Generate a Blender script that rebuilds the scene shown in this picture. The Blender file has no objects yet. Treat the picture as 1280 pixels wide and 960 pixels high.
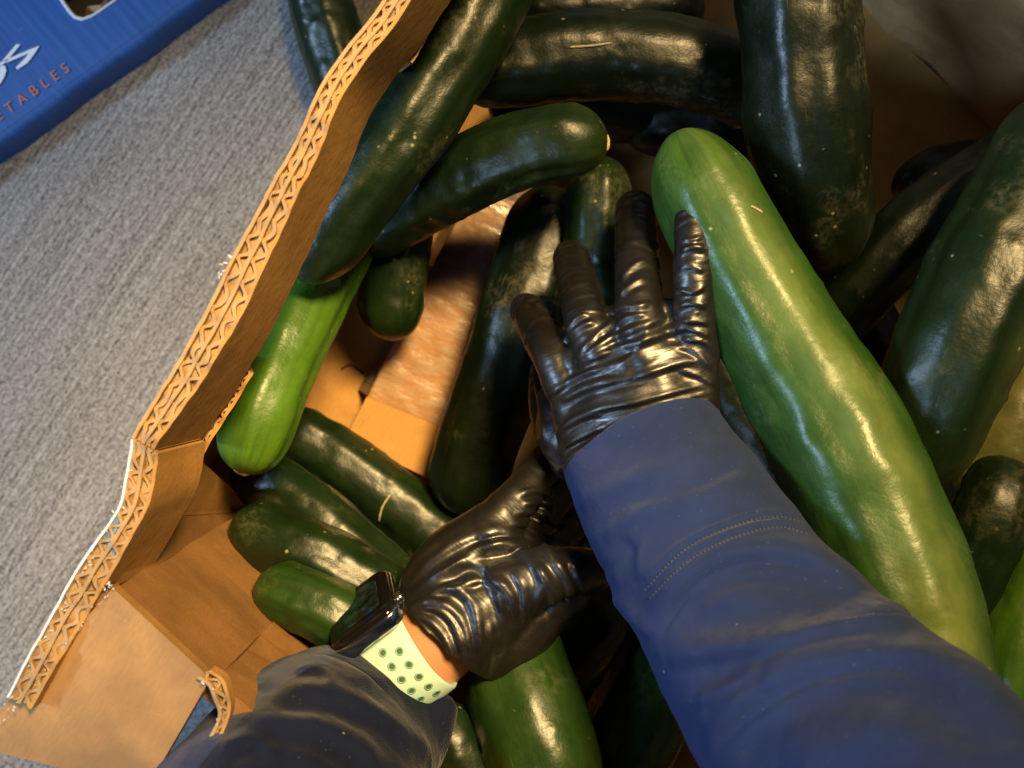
import bpy, bmesh, math, random
import numpy as np
from mathutils import Vector, Matrix

R = math.radians
scene = bpy.context.scene
col = scene.collection

# ------------------------------------------------------------------ camera, world, lamps, exposure
F = 1372.0            # focal length in pixels of the 1280 px wide photograph
CZ = 0.76             # lens height above the concrete (metres)
cam_data = bpy.data.cameras.new('camera')
cam_data.sensor_width = 36.0
cam_data.lens = 36.0 * F / 1280.0
cam_data.dof.use_dof = True
cam_data.dof.focus_distance = 0.53
cam_data.dof.aperture_fstop = 9.0
cam_data.clip_start = 0.01
cam_data.clip_end = 200.0
cam = bpy.data.objects.new('camera', cam_data)
cam.location = (0, 0, CZ)
cam.rotation_euler = (0, 0, 0)
col.objects.link(cam)
scene.camera = cam

world = bpy.data.worlds.new('World')
scene.world = world
world.use_nodes = True
bg = world.node_tree.nodes['Background']
bg.inputs['Color'].default_value = (0.50, 0.66, 1.0, 1)
bg.inputs['Strength'].default_value = 0.02


def area_lamp(name, direction, dist, size, watts, color, target=(0, 0, 0.2), size_y=None):
    d = Vector(direction).normalized()
    L = bpy.data.lights.new(name, 'AREA')
    L.energy = watts
    L.color = color
    L.shape = 'RECTANGLE' if size_y else 'DISK'
    L.size = size
    if size_y:
        L.size_y = size_y
    o = bpy.data.objects.new(name, L)
    o.location = Vector(target) + d * dist
    o.rotation_euler = (-d).to_track_quat('-Z', 'Y').to_euler()
    col.objects.link(o)
    return o


def spot_lamp(name, direction, dist, radius, watts, color, target, cone, blend):
    d = Vector(direction).normalized()
    L = bpy.data.lights.new(name, 'SPOT')
    L.energy = watts
    L.color = color
    L.shadow_soft_size = radius
    L.spot_size = R(cone)
    L.spot_blend = blend
    o = bpy.data.objects.new(name, L)
    o.location = Vector(target) + d * dist
    o.rotation_euler = (-d).to_track_quat('-Z', 'Y').to_euler()
    col.objects.link(o)
    return o


spot_lamp('warm_lamp', (0.34, 0.50, 1.0), 1.7, 0.20, 430, (1.0, 0.68, 0.29), (-0.055, -0.07, 0.15), 24, 1.0)
area_lamp('cool_daylight', (-0.72, -0.74, 1.05), 2.2, 0.75, 22, (0.46, 0.68, 1.0), target=(-0.1, -0.08, 0.2))
area_lamp('low_daylight', (-1.0, 0.06, 0.76), 2.4, 0.36, 46, (0.46, 0.69, 1.0), target=(-0.1, 0.02, 0.17), size_y=0.26)

vs = scene.view_settings
vs.view_transform = 'Standard'
vs.look = 'None'
vs.exposure = -0.22
vs.gamma = 1.0
vs.use_curve_mapping = False


# ------------------------------------------------------------------ helpers
def W(px, py, d):
    """a point of the place, from its direction and its depth below the lens"""
    return Vector(((px - 640.0) / F * d, (480.0 - py) / F * d, CZ - d))


def tag(o, label=None, cat=None, group=None, kind=None):
    if label: o['label'] = label
    if cat: o['category'] = cat
    if group: o['group'] = group
    if kind: o['kind'] = kind
    return o


def link(name, me, mat=None, parent=None, smooth=True):
    o = bpy.data.objects.new(name, me)
    col.objects.link(o)
    if mat is not None and not me.materials:
        me.materials.append(mat)
    if smooth:
        me.polygons.foreach_set('use_smooth', [True] * len(me.polygons))
    if parent is not None:
        o.parent = parent
        o.matrix_parent_inverse = parent.matrix_world.inverted()
    return o


def empty(name, loc=(0, 0, 0)):
    o = bpy.data.objects.new(name, None)
    o.location = loc
    o.empty_display_size = 0.02
    col.objects.link(o)
    o.matrix_world = Matrix.Translation(loc)
    return o


def mesh(name, verts, faces):
    me = bpy.data.meshes.new(name)
    me.from_pydata([tuple(v) for v in verts], [], faces)
    me.validate()
    me.update()
    return me


def grid_faces(n, m, closed=True):
    """n rings of m verts"""
    fs = []
    for i in range(n - 1):
        for j in range(m if closed else m - 1):
            k = (j + 1) % m
            fs.append((i * m + j, i * m + k, (i + 1) * m + k, (i + 1) * m + j))
    return fs


def catmull(pts, n):
    """resample a control polygon (n x k array) evenly"""
    P = np.array(pts, float)
    if len(P) == 2:
        t = np.linspace(0, 1, n)[:, None]
        return P[0] * (1 - t) + P[1] * t
    E = np.vstack([2 * P[0] - P[1], P, 2 * P[-1] - P[-2]])
    out = []
    for i in range(1, len(E) - 2):
        p0, p1, p2, p3 = E[i - 1], E[i], E[i + 1], E[i + 2]
        t = np.linspace(0, 1, 40, endpoint=False)[:, None]
        out.append(0.5 * ((2 * p1) + (-p0 + p2) * t + (2 * p0 - 5 * p1 + 4 * p2 - p3) * t ** 2
                          + (-p0 + 3 * p1 - 3 * p2 + p3) * t ** 3))
    out.append(E[-2][None])
    C = np.vstack(out)
    k = min(3, C.shape[1])
    L = np.concatenate([[0], np.cumsum(np.linalg.norm(np.diff(C[:, :k], axis=0), axis=1))])
    u = np.linspace(0, L[-1], n)
    return np.stack([np.interp(u, L, C[:, c]) for c in range(C.shape[1])], 1)


def frames(C, up=(0, 0, 1)):
    T = np.gradient(C, axis=0)
    T /= np.linalg.norm(T, axis=1)[:, None]
    U = np.array(up, float)[None] - T * (T @ np.array(up, float))[:, None]
    U /= np.linalg.norm(U, axis=1)[:, None]
    S = np.cross(T, U)
    return T, U, S


class VNoise:
    """cheap smooth 3-D noise made of random sine waves"""
    def __init__(self, seed, scale, n=14):
        r = np.random.RandomState(seed)
        d = r.normal(size=(n, 3))
        d /= np.linalg.norm(d, axis=1)[:, None]
        self.k = d * (2 * math.pi / scale) * r.uniform(0.6, 1.6, (n, 1))
        self.ph = r.uniform(0, 6.28, n)

    def __call__(self, P):
        return np.sin(P @ self.k.T + self.ph).mean(1) * 2.2


# ------------------------------------------------------------------ materials
class Mat:
    def __init__(self, name):
        self.m = bpy.data.materials.new(name)
        self.m.use_nodes = True
        self.nt = self.m.node_tree
        self.b = self.nt.nodes['Principled BSDF']

    def n(self, t, **kw):
        nd = self.nt.nodes.new(t)
        for k, v in kw.items():
            if k in nd.inputs.keys():
                nd.inputs[k].default_value = v
            else:
                setattr(nd, k, v)
        return nd

    def l(self, a, b):
        self.nt.links.new(a, b)

    def coord(self, kind='Object', scale=(1, 1, 1), rot=(0, 0, 0)):
        tc = self.n('ShaderNodeTexCoord')
        mp = self.n('ShaderNodeMapping')
        mp.inputs['Rotation'].default_value = rot
        self.l(tc.outputs[kind], mp.inputs['Vector'])
        sc = self.n('ShaderNodeMapping')
        sc.inputs['Scale'].default_value = scale
        self.l(mp.outputs['Vector'], sc.inputs['Vector'])
        return sc.outputs['Vector']

    def noise(self, vec, scale, detail=4, rough=0.55):
        nd = self.n('ShaderNodeTexNoise')
        nd.inputs['Scale'].default_value = scale
        nd.inputs['Detail'].default_value = detail
        nd.inputs['Roughness'].default_value = rough
        if vec is not None:
            self.l(vec, nd.inputs['Vector'])
        return nd.outputs['Fac']

    def ramp(self, fac, stops):
        nd = self.n('ShaderNodeValToRGB')
        e = nd.color_ramp.elements
        while len(e) < len(stops):
            e.new(0.5)
        for el, (p, c) in zip(e, stops):
            el.position = p
            el.color = (*c, 1) if len(c) == 3 else c
        self.l(fac, nd.inputs['Fac'])
        return nd.outputs['Color']

    def mix(self, fac, a, b, blend='MIX'):
        nd = self.n('ShaderNodeMix', data_type='RGBA', blend_type=blend)
        for s, v in ((0, fac), (6, a), (7, b)):
            if hasattr(v, 'links') or hasattr(v, 'is_linked'):
                self.l(v, nd.inputs[s])
            else:
                nd.inputs[s].default_value = v if s == 0 else ((*v, 1) if len(v) == 3 else v)
        return nd.outputs[2]

    def math(self, op, a, b=0.0):
        nd = self.n('ShaderNodeMath', operation=op)
        for s, v in ((0, a), (1, b)):
            if hasattr(v, 'is_linked'):
                self.l(v, nd.inputs[s])
            else:
                nd.inputs[s].default_value = v
        return nd.outputs[0]

    def bump(self, h, strength=0.3, dist=0.001, prev=None):
        nd = self.n('ShaderNodeBump')
        nd.inputs['Strength'].default_value = strength
        nd.inputs['Distance'].default_value = dist
        self.l(h, nd.inputs['Height'])
        if prev is not None:
            self.l(prev, nd.inputs['Normal'])
        return nd.outputs['Normal']

    def set(self, **kw):
        for k, v in kw.items():
            k = k.replace('_', ' ')
            s = self.b.inputs[k]
            if hasattr(v, 'is_linked'):
                self.l(v, s)
            elif isinstance(v, tuple) and len(v) == 3 and s.type == 'RGBA':
                s.default_value = (*v, 1)
            else:
                s.default_value = v
        return self.m


M = {}


def plain(name, c, rough=0.6, **kw):
    m = Mat(name)
    M[name] = m.set(Base_Color=c, Roughness=rough, **kw)
    return M[name]


def concrete_mat():
    m = Mat('concrete')
    # broom strokes run with the slab: stretch noise along them
    v = m.coord('Object', (1, 1, 1), (0, 0, R(-56)))
    vs_ = m.coord('Object', (6, 300, 1), (0, 0, R(-56)))
    streak = m.noise(vs_, 1.0, 3, 0.6)
    vs2 = m.coord('Object', (150, 520, 1), (0, 0, R(-56)))
    streak2 = m.noise(vs2, 1.0, 2, 0.6)
    grain = m.noise(v, 420, 4, 0.75)
    big = m.noise(v, 9, 3)
    gw = m.n('ShaderNodeTexWave', wave_type='BANDS', bands_direction='Y')
    gw.inputs['Scale'].default_value = 78
    gw.inputs['Distortion'].default_value = 3.0
    gw.inputs['Detail'].default_value = 3.0
    gw.inputs['Detail Scale'].default_value = 0.8
    m.l(v, gw.inputs['Vector'])
    st = m.math('ADD', m.math('MULTIPLY', streak, 0.42), m.math('MULTIPLY', streak2, 0.58))
    h = m.math('ADD', m.math('MULTIPLY', st, 0.46), m.math('MULTIPLY', grain, 0.50))
    h = m.math('ADD', h, m.math('MULTIPLY', gw.outputs['Fac'], 0.03))
    c = m.ramp(h, [(0.37, (0.045, 0.044, 0.043)), (0.455, (0.165, 0.162, 0.158)), (0.535, (0.30, 0.295, 0.29)), (0.66, (0.47, 0.465, 0.46))])
    c = m.mix(0.75, c, m.ramp(big, [(0.3, (0.82, 0.82, 0.82)), (0.7, (1, 1, 1))]), 'MULTIPLY')
    pits = m.noise(v, 160, 2, 0.5)
    c = m.mix(m.ramp(pits, [(0.25, (1, 1, 1)), (0.32, (0, 0, 0))]), c, (0.10, 0.095, 0.09))
    blot = m.noise(v, 34, 2, 0.4)
    c = m.mix(m.ramp(blot, [(0.24, (0.7, 0.7, 0.7)), (0.30, (0, 0, 0))]), c, (0.12, 0.11, 0.11))
    nrm = m.bump(h, 0.75, 0.0022)
    M['concrete'] = m.set(Base_Color=c, Roughness=0.85, Normal=nrm)


def kraft_mat(name, base, stain_at=0.60, stain_amt=0.45):
    m = Mat(name)
    v = m.coord('Object')
    fl = m.noise(m.coord('Object', (60, 60, 60)), 1, 5, 0.65)
    sm = m.noise(v, 26, 4, 0.6)
    fib = m.noise(m.coord('Object', (900, 160, 300), (0, 0, R(35))), 1, 3, 0.6)
    b = np.array(base)
    c = m.ramp(sm, [(0.30, tuple(b * 0.72)), (0.52, tuple(b)), (0.75, tuple(b * 1.12))])
    c = m.mix(0.55, c, m.ramp(fib, [(0.35, (0.80, 0.78, 0.74)), (0.65, (1, 1, 1))]), 'MULTIPLY')
    stain = m.noise(v, 11, 3, 0.5)
    c = m.mix(m.ramp(stain, [(stain_at, (0, 0, 0)), (stain_at + 0.13, (stain_amt,) * 3)]), c, tuple(b * 0.42))
    sc = m.n('ShaderNodeTexVoronoi', feature='DISTANCE_TO_EDGE')
    sc.inputs['Scale'].default_value = 24
    m.l(m.coord('Object', (1, 3.2, 1.5), (0.4, 0.2, R(28))), sc.inputs['Vector'])
    edge = m.ramp(sc.outputs['Distance'], [(0.0, (1, 1, 1)), (0.012, (0, 0, 0))])
    cm = m.math('MULTIPLY', edge, m.ramp(fl, [(0.52, (0, 0, 0)), (0.66, (0.30, 0.30, 0.30))]))
    c = m.mix(cm, c, tuple(np.minimum(b * 1.5, 0.9)))
    h = m.math('ADD', m.math('MULTIPLY', fib, 0.3), m.math('MULTIPLY', sm, 1.0))
    nrm = m.bump(h, 0.45, 0.0015)
    M[name] = m.set(Base_Color=c, Roughness=0.72, Normal=nrm)


def cucumber_mat():
    m = Mat('cucumber_skin')
    v = m.coord('Object')
    oi = m.n('ShaderNodeObjectInfo')
    base = oi.outputs['Color']
    at = m.n('ShaderNodeAttribute', attribute_name='skin_uv')      # x = along, y,z = around (metres)
    mp = m.n('ShaderNodeMapping'); mp.inputs['Scale'].default_value = (10, 90, 90)
    m.l(at.outputs['Vector'], mp.inputs['Vector'])
    streak = m.noise(mp.outputs['Vector'], 1.6, 4, 0.6)
    mott = m.noise(v, 42, 5, 0.62)
    fine = m.noise(v, 300, 3, 0.6)
    tip = m.n('ShaderNodeAttribute', attribute_name='tip')
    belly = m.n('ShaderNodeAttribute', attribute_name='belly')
    c = m.mix(m.ramp(mott, [(0.35, (0, 0, 0)), (0.72, (0.75, 0.75, 0.75))]), base, m.mix(1.0, base, (1.9, 1.65, 1.5), 'MULTIPLY'))
    c = m.mix(m.ramp(streak, [(0.32, (0.65, 0.65, 0.65)), (0.52, (0, 0, 0))]), c, m.mix(1.0, base, (0.55, 0.62, 0.6), 'MULTIPLY'))
    light = m.mix(1.0, base, (3.4, 2.5, 1.5), 'MULTIPLY')
    tf = m.math('MULTIPLY', tip.outputs['Fac'], m.ramp(streak, [(0.38, (0.25, 0.25, 0.25)), (0.62, (1, 1, 1))]))
    c = m.mix(tf, c, light)
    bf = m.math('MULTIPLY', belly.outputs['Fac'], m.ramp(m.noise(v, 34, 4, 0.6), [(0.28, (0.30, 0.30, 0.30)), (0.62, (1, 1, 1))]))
    c = m.mix(bf, c, (0.27, 0.33, 0.09))  # pale belly skin that doubles as a painted highlight
    # pale specks and scuffs
    vo = m.n('ShaderNodeTexVoronoi'); vo.inputs['Scale'].default_value = 120
    m.l(v, vo.inputs['Vector'])
    sp = m.math('MULTIPLY', m.ramp(vo.outputs['Distance'], [(0.06, (1, 1, 1)), (0.14, (0, 0, 0))]), m.ramp(m.noise(v, 75, 2), [(0.55, (0, 0, 0)), (0.62, (0.6, 0.6, 0.6))]))
    c = m.mix(sp, c, (0.40, 0.40, 0.22))
    dust = m.math('MULTIPLY', m.ramp(m.noise(v, 20, 4, 0.7), [(0.55, (0, 0, 0)), (0.72, (0.30, 0.30, 0.30))]), m.ramp(fine, [(0.4, (0, 0, 0)), (0.6, (1, 1, 1))]))
    c = m.mix(dust, c, (0.22, 0.19, 0.11))
    mp2 = m.n('ShaderNodeMapping'); mp2.inputs['Scale'].default_value = (45, 700, 700)
    m.l(at.outputs['Vector'], mp2.inputs['Vector'])
    scr = m.math('MULTIPLY', m.ramp(m.noise(mp2.outputs['Vector'], 1, 2, 0.5), [(0.68, (0, 0, 0)), (0.76, (0.3, 0.3, 0.3))]), m.ramp(m.noise(v, 26, 3), [(0.50, (0, 0, 0)), (0.62, (1, 1, 1))]))
    c = m.mix(scr, c, (0.20, 0.20, 0.11))
    rg = m.math('ADD', m.math('MULTIPLY', mott, 0.30), m.math('MULTIPLY', fine, 0.16))
    h = m.math('ADD', m.math('MULTIPLY', m.noise(v, 120, 3, 0.5), 0.7), m.math('MULTIPLY', fine, 0.3))
    h = m.math('ADD', h, m.math('MULTIPLY', sp, 0.5))
    nrm = m.bump(h, 0.20, 0.0014)
    nrm = m.bump(mott, 0.22, 0.004, nrm)
    M['cucumber'] = m.set(Base_Color=c, Roughness=m.math('ADD', rg, 0.14), Normal=nrm, Specular_IOR_Level=0.42)


def glove_mat(name, ang):
    m = Mat(name)
    v = m.coord('Object')
    f = m.noise(v, 900, 2, 0.5)
    w = m.noise(m.coord('Object', (1, 1, 1)), 170, 3, 0.55)
    c = m.ramp(m.noise(v, 40, 3), [(0.3, (0.0045, 0.0042, 0.004)), (0.7, (0.009, 0.008, 0.007))])
    gather = m.noise(m.coord('Object', (55, 300, 120), (0, 0, R(ang))), 1, 3, 0.5)
    ridge = m.math('SUBTRACT', 1.0, m.math('MULTIPLY', m.math('ABSOLUTE', m.math('SUBTRACT', gather, 0.5)), 5.0))
    nrm = m.bump(ridge, 0.09, 0.0010)
    nrm = m.bump(w, 0.16, 0.0012, nrm)
    nrm = m.bump(f, 0.08, 0.0004, nrm)
    rr = m.ramp(m.noise(v, 60, 3), [(0.3, (0.33, 0.33, 0.33)), (0.7, (0.46, 0.46, 0.46))])
    M[name] = m.set(Base_Color=c, Roughness=rr, Normal=nrm, Specular_IOR_Level=0.85)


def sleeve_mat(name, base):
    m = Mat(name)
    v = m.coord('Object')
    b = np.array(base)
    wv = m.n('ShaderNodeTexWave', wave_type='BANDS')
    wv.inputs['Scale'].default_value = 420
    wv.inputs['Distortion'].default_value = 1.2
    m.l(m.coord('Object', (1, 1, 1), (0.3, 0.5, R(38))), wv.inputs['Vector'])
    n1 = m.noise(v, 700, 3, 0.6)
    n2 = m.noise(v, 30, 4, 0.6)
    c = m.ramp(n2, [(0.3, tuple(b * 0.85)), (0.7, tuple(b * 1.12))])
    c = m.mix(m.ramp(n1, [(0.68, (0, 0, 0)), (0.76, (0.25, 0.25, 0.25))]), c, (0.35, 0.36, 0.40))
    vo = m.n('ShaderNodeTexVoronoi'); vo.inputs['Scale'].default_value = 95
    m.l(v, vo.inputs['Vector'])
    lint = m.math('MULTIPLY', m.ramp(vo.outputs['Distance'], [(0.035, (1, 1, 1)), (0.07, (0, 0, 0))]), m.ramp(m.noise(v, 55, 2), [(0.58, (0, 0, 0)), (0.62, (0.7, 0.7, 0.7))]))
    c = m.mix(lint, c, (0.45, 0.43, 0.38))
    h = m.math('ADD', m.math('MULTIPLY', wv.outputs['Fac'], 0.5), m.math('MULTIPLY', n1, 0.5))
    nrm = m.bump(h, 0.5, 0.0009)
    nrm = m.bump(n2, 0.35, 0.004, nrm)
    M[name] = m.set(Base_Color=c, Roughness=0.82, Normal=nrm, Sheen_Weight=0.10, Sheen_Roughness=0.4, Specular_IOR_Level=0.12)


def tape_mat():
    m = Mat('clear_tape')
    v = m.coord('Object')
    w = m.noise(m.coord('Object', (1, 2.4, 1), (0, 0, R(20))), 90, 4, 0.6)
    nrm = m.bump(w, 0.20, 0.002)
    gl = m.n('ShaderNodeBsdfGlossy'); gl.inputs['Roughness'].default_value = 0.24
    gl.inputs['Color'].default_value = (0.9, 0.88, 0.84, 1)
    m.l(nrm, gl.inputs['Normal'])
    tr = m.n('ShaderNodeBsdfTransparent'); tr.inputs['Color'].default_value = (0.97, 0.94, 0.89, 1)
    df = m.n('ShaderNodeBsdfDiffuse'); df.inputs['Color'].default_value = (0.75, 0.68, 0.60, 1)
    mx0 = m.n('ShaderNodeMixShader')
    m.l(m.ramp(w, [(0.42, (0.05, 0.05, 0.05)), (0.68, (0.30, 0.30, 0.30))]), mx0.inputs[0])
    m.l(tr.outputs[0], mx0.inputs[1]); m.l(df.outputs[0], mx0.inputs[2])
    fr = m.n('ShaderNodeFresnel'); fr.inputs['IOR'].default_value = 1.55
    m.l(nrm, fr.inputs['Normal'])
    mx = m.n('ShaderNodeMixShader')
    m.l(m.math('ADD', fr.outputs[0], 0.13), mx.inputs[0])
    m.l(mx0.outputs[0], mx.inputs[1]); m.l(gl.outputs[0], mx.inputs[2])
    m.l(mx.outputs[0], m.nt.nodes['Material Output'].inputs['Surface'])
    M['tape'] = m.m


def blue_print_mat():
    m = Mat('blue_printed_card')
    v = m.coord('Object')
    lines = m.noise(m.coord('Object', (300, 12, 1), (0, 0, R(-40))), 1, 3, 0.6)
    big = m.noise(v, 14, 4)
    c = m.ramp(lines, [(0.3, (0.012, 0.075, 0.30)), (0.7, (0.025, 0.115, 0.40))])
    c = m.mix(0.8, c, m.ramp(big, [(0.3, (0.75, 0.78, 0.8)), (0.7, (1, 1, 1))]), 'MULTIPLY')
    scuff = m.noise(m.coord('Object', (80, 260, 1), (0, 0, R(-35))), 1, 4, 0.7)
    c = m.mix(m.ramp(scuff, [(0.66, (0, 0, 0)), (0.80, (0.35, 0.35, 0.35))]), c, (0.30, 0.38, 0.55))
    M['blue_card'] = m.set(Base_Color=c, Roughness=0.5, Normal=m.bump(lines, 0.15, 0.001))


concrete_mat(); cucumber_mat(); glove_mat('black_nitrile', -16); glove_mat('black_nitrile_left', 42); tape_mat(); blue_print_mat()
kraft_mat('kraft', (0.47, 0.245, 0.065))
kraft_mat('kraft_stained', (0.43, 0.235, 0.075), 0.47, 0.75)
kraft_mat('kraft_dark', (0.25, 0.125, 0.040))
kraft_mat('kraft_pale', (0.44, 0.28, 0.125))
kraft_mat('kraft_grey', (0.50, 0.30, 0.13))
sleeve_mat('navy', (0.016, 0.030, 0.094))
sleeve_mat('navy_shaded', (0.0065, 0.011, 0.034))  # same navy cloth, darkened so its colour holds the left sleeve's shade
plain('paper_white', (0.72, 0.73, 0.75), 0.8)
plain('light_blue', (0.14, 0.36, 0.70), 0.6)
plain('scar', (0.62, 0.52, 0.26), 0.7)
plain('straw', (0.42, 0.36, 0.17), 0.8)
plain('skin', (0.55, 0.26, 0.14), 0.55, Subsurface_Weight=0.15, Subsurface_Radius=(0.01, 0.004, 0.002))
plain('mint', (0.52, 0.74, 0.65), 0.45)
plain('mint_dark', (0.16, 0.44, 0.33), 0.5)
plain('hole_dark', (0.10, 0.09, 0.07), 0.7)
plain('steel', (0.55, 0.60, 0.68), 0.18, Metallic=1.0)
plain('black_glass', (0.006, 0.006, 0.007), 0.06)
plain('white_ink', (0.78, 0.80, 0.84), 0.6)
plain('orange_ink', (0.50, 0.17, 0.09), 0.6)
plain('thread', (0.035, 0.045, 0.09), 0.9)
plain('dark_fibre', (0.05, 0.025, 0.012), 0.8)
m = Mat('watch_display_reflection')
v_ = m.coord('Object')
M['display_reflection'] = m.set(Base_Color=m.ramp(m.noise(v_, 240, 3), [(0.42, (0.006, 0.007, 0.008)), (0.70, (0.012, 0.045, 0.045))]), Roughness=0.08)  # dark dial; the teal in its colour stands in for a reflection

# ------------------------------------------------------------------ ground
rng = random.Random(4)
gv = [(-3, -3, 0), (3, -3, 0), (3, 3, 0), (-3, 3, 0)]
ground = link('concrete_ground', mesh('concrete_ground', gv, [(0, 1, 2, 3)]), M['concrete'], smooth=False)
tag(ground, 'grey broom finished concrete floor outside the cardboard box', 'concrete', kind='structure')


# ------------------------------------------------------------------ sheets and corrugated board
def plate(name, top_pts, thick, mat, parent, down=None, sub=0, warp=0.0, seed=0):
    """a board whose upper face runs through top_pts (a quad is gridded so that it can warp)"""
    if down is None:
        down = Vector((0, 0, -1))
    P = [Vector(p) for p in top_pts]
    if len(P) == 4 and sub:
        n = sub
        vs_, fs = [], []
        nz = VNoise(seed + 3, 0.09)
        for i in range(n + 1):
            for j in range(n + 1):
                a = P[0].lerp(P[1], j / n)
                b = P[3].lerp(P[2], j / n)
                p = a.lerp(b, i / n)
                w_ = float(nz(np.array([p])))
                vs_.append(p - down * warp * w_)
        top = len(vs_)
        vs_ += [p + down * thick for p in vs_]
        k = n + 1
        for i in range(n):
            for j in range(n):
                q = (i * k + j, i * k + j + 1, (i + 1) * k + j + 1, (i + 1) * k + j)
                fs.append(q)
                fs.append(tuple(x + top for x in reversed(q)))
        ring = [j for j in range(k)] + [i * k + n for i in range(1, k)] + [n * k + j for j in range(n - 1, -1, -1)] + [i * k for i in range(n - 1, 0, -1)]
        for a, b in zip(ring, ring[1:] + ring[:1]):
            fs.append((b, a, a + top, b + top))
    else:
        vs_ = P + [p + down * thick for p in P]
        n = len(P)
        fs = [tuple(range(n)), tuple(range(2 * n - 1, n - 1, -1))]
        fs += [((i + 1) % n, i, i + n, (i + 1) % n + n) for i in range(n)]
    me = mesh(name, vs_, fs)
    bm = bmesh.new(); bm.from_mesh(me); bmesh.ops.recalc_face_normals(bm, faces=bm.faces); bm.to_mesh(me); bm.free()
    return link(name, me, mat, parent, smooth=False)


def ribbon(name, line_top, line_bot, thick_dir, t, mat, parent):
    """solid ribbon between two polylines"""
    n = len(line_top)
    V = np.concatenate([line_top - thick_dir * t / 2, line_top + thick_dir * t / 2,
                        line_bot + thick_dir * t / 2, line_bot - thick_dir * t / 2], 1).reshape(n * 4, 3)
    fs = []
    for i in range(n - 1):
        for j in range(4):
            k = (j + 1) % 4
            fs.append((i * 4 + j, i * 4 + k, (i + 1) * 4 + k, (i + 1) * 4 + j))
    fs.append((0, 1, 2, 3)); fs.append(((n - 1) * 4 + 3, (n - 1) * 4 + 2, (n - 1) * 4 + 1, (n - 1) * 4))
    me = mesh(name, V, fs)
    bm = bmesh.new(); bm.from_mesh(me); bmesh.ops.recalc_face_normals(bm, faces=bm.faces); bm.to_mesh(me); bm.free()
    return link(name, me, mat, parent, smooth=False)


def corrugated(O, I, B, parent, walls=2, wave=0.0095, seed=1, mats=('paper_white', 'kraft_pale', 'kraft'), crush=0.0):
    """corrugated board standing on edge: liners and wavy flutes between the outer line O and the inner line I, reaching down to B"""
    n = 520
    O = catmull(O, n); I = catmull(I, n); B = catmull(B, n)
    D = B - I
    T = I - O
    Tn = T / np.linalg.norm(T, axis=1)[:, None]
    s = np.concatenate([[0], np.cumsum(np.linalg.norm(np.diff(O, axis=0), axis=1))])
    nz = VNoise(seed, 0.05); nz2 = VNoise(seed + 9, 0.012)
    jag = (nz(O) * 0.0016 + nz2(O) * 0.0010)[:, None] * np.array([0, 0, 1.0])
    fr = np.linspace(0, 1, walls + 1)
    wob = nz(O * 1.7 + 3.1) * 0.07 + nz2(O) * 0.035
    for k, f in enumerate(fr):
        nm = 'outer_liner' if k == 0 else ('inner_liner' if k == walls else 'middle_liner')
        ff = f + (wob if 0 < k < walls else 0) 
        line = O + T * np.reshape(ff, (-1, 1) if np.ndim(ff) else (1, 1)) + jag * (1.0 + 0.3 * k)
        ribbon(nm, line, line + D, Tn, 0.0010 if (k == 0 and mats[0] == 'paper_white') else 0.0015, M[mats[0] if k == 0 else (mats[2] if k == walls else mats[1])], parent)
    for k in range(walls):
        ph = 2 * math.pi * s / wave + k * 2.1 + nz(O * 0.8) * 1.3
        ph = ph + VNoise(seed + 40 + k, 0.022)(O) * 1.6
        tri = 0.6 * np.sin(ph) + 0.4 * np.arcsin(np.sin(ph) * 0.96) / 1.29
        mid = (fr[k] + fr[k + 1]) / 2 + wob * 0.5
        amp = (fr[k + 1] - fr[k]) * 0.44
        line = O + T * (mid + amp * tri * np.clip(1 - crush * np.abs(nz2(O)) - 0.55 * np.abs(nz(O * 2.3)), 0.12, 1))[:, None] + jag - np.array([0, 0, 0.0012])
        ribbon('flute', line, line + D, Tn, 0.0019, M['kraft_pale'], parent)
    # crushed paper a few millimetres down between the liners
    cl = O + T * 0.08 + jag - np.array([0, 0, 1.0]) * (0.0034 + 0.0016 * nz2(O * 1.3))[:, None]
    cr = O + T * 0.92 + jag - np.array([0, 0, 1.0]) * (0.0034 + 0.0016 * nz2(O * 1.3 + 0.4))[:, None]
    Vc = np.concatenate([cl, cr, cr - np.array([0, 0, 0.002]), cl - np.array([0, 0, 0.002])], 1).reshape(-1, 3)
    link('crushed_core', mesh('crushed_core', Vc, grid_faces(n, 4)), M['kraft_pale'], parent, smooth=False)
    return O, I, B


ZTOP = 0.45           # depth of the box rim below the lens
ZFL = 0.735           # depth of the box floor
FLZ = CZ - ZFL

box = empty('cardboard_box', (0.1, 0.05, 0.0))
tag(box, 'open thick walled cardboard produce box full of cucumbers, torn along the rim', 'box')

# left wall: the cut rim band, leaning inwards a little
U = np.array([0.877, 0.480])
outer = [(600, -190), (480, 0), (415, 88), (370, 178), (310, 288), (279, 348), (240, 424), (200, 490), (166, 548)]
thick = [28, 28, 29, 32, 40, 43, 40, 36, 30]
O = [W(x, y, ZTOP) for x, y in outer]
thick = [t * 0.9 for t in thick]
I = [W(x + t * U[0], y + t * U[1], ZTOP) for (x, y), t in zip(outer, thick)]
B = [W(x + (t + 42) * U[0], y + (t + 42) * U[1], 0.507) for (x, y), t in zip(outer, thick)]
rim = empty('left_wall', W(300, 300, 0.6)); rim.parent = box
rim.matrix_parent_inverse = box.matrix_world.inverted()
corrugated(O, I, B, rim, seed=2, crush=0.75, mats=('kraft_grey', 'kraft_pale', 'kraft'))

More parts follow.
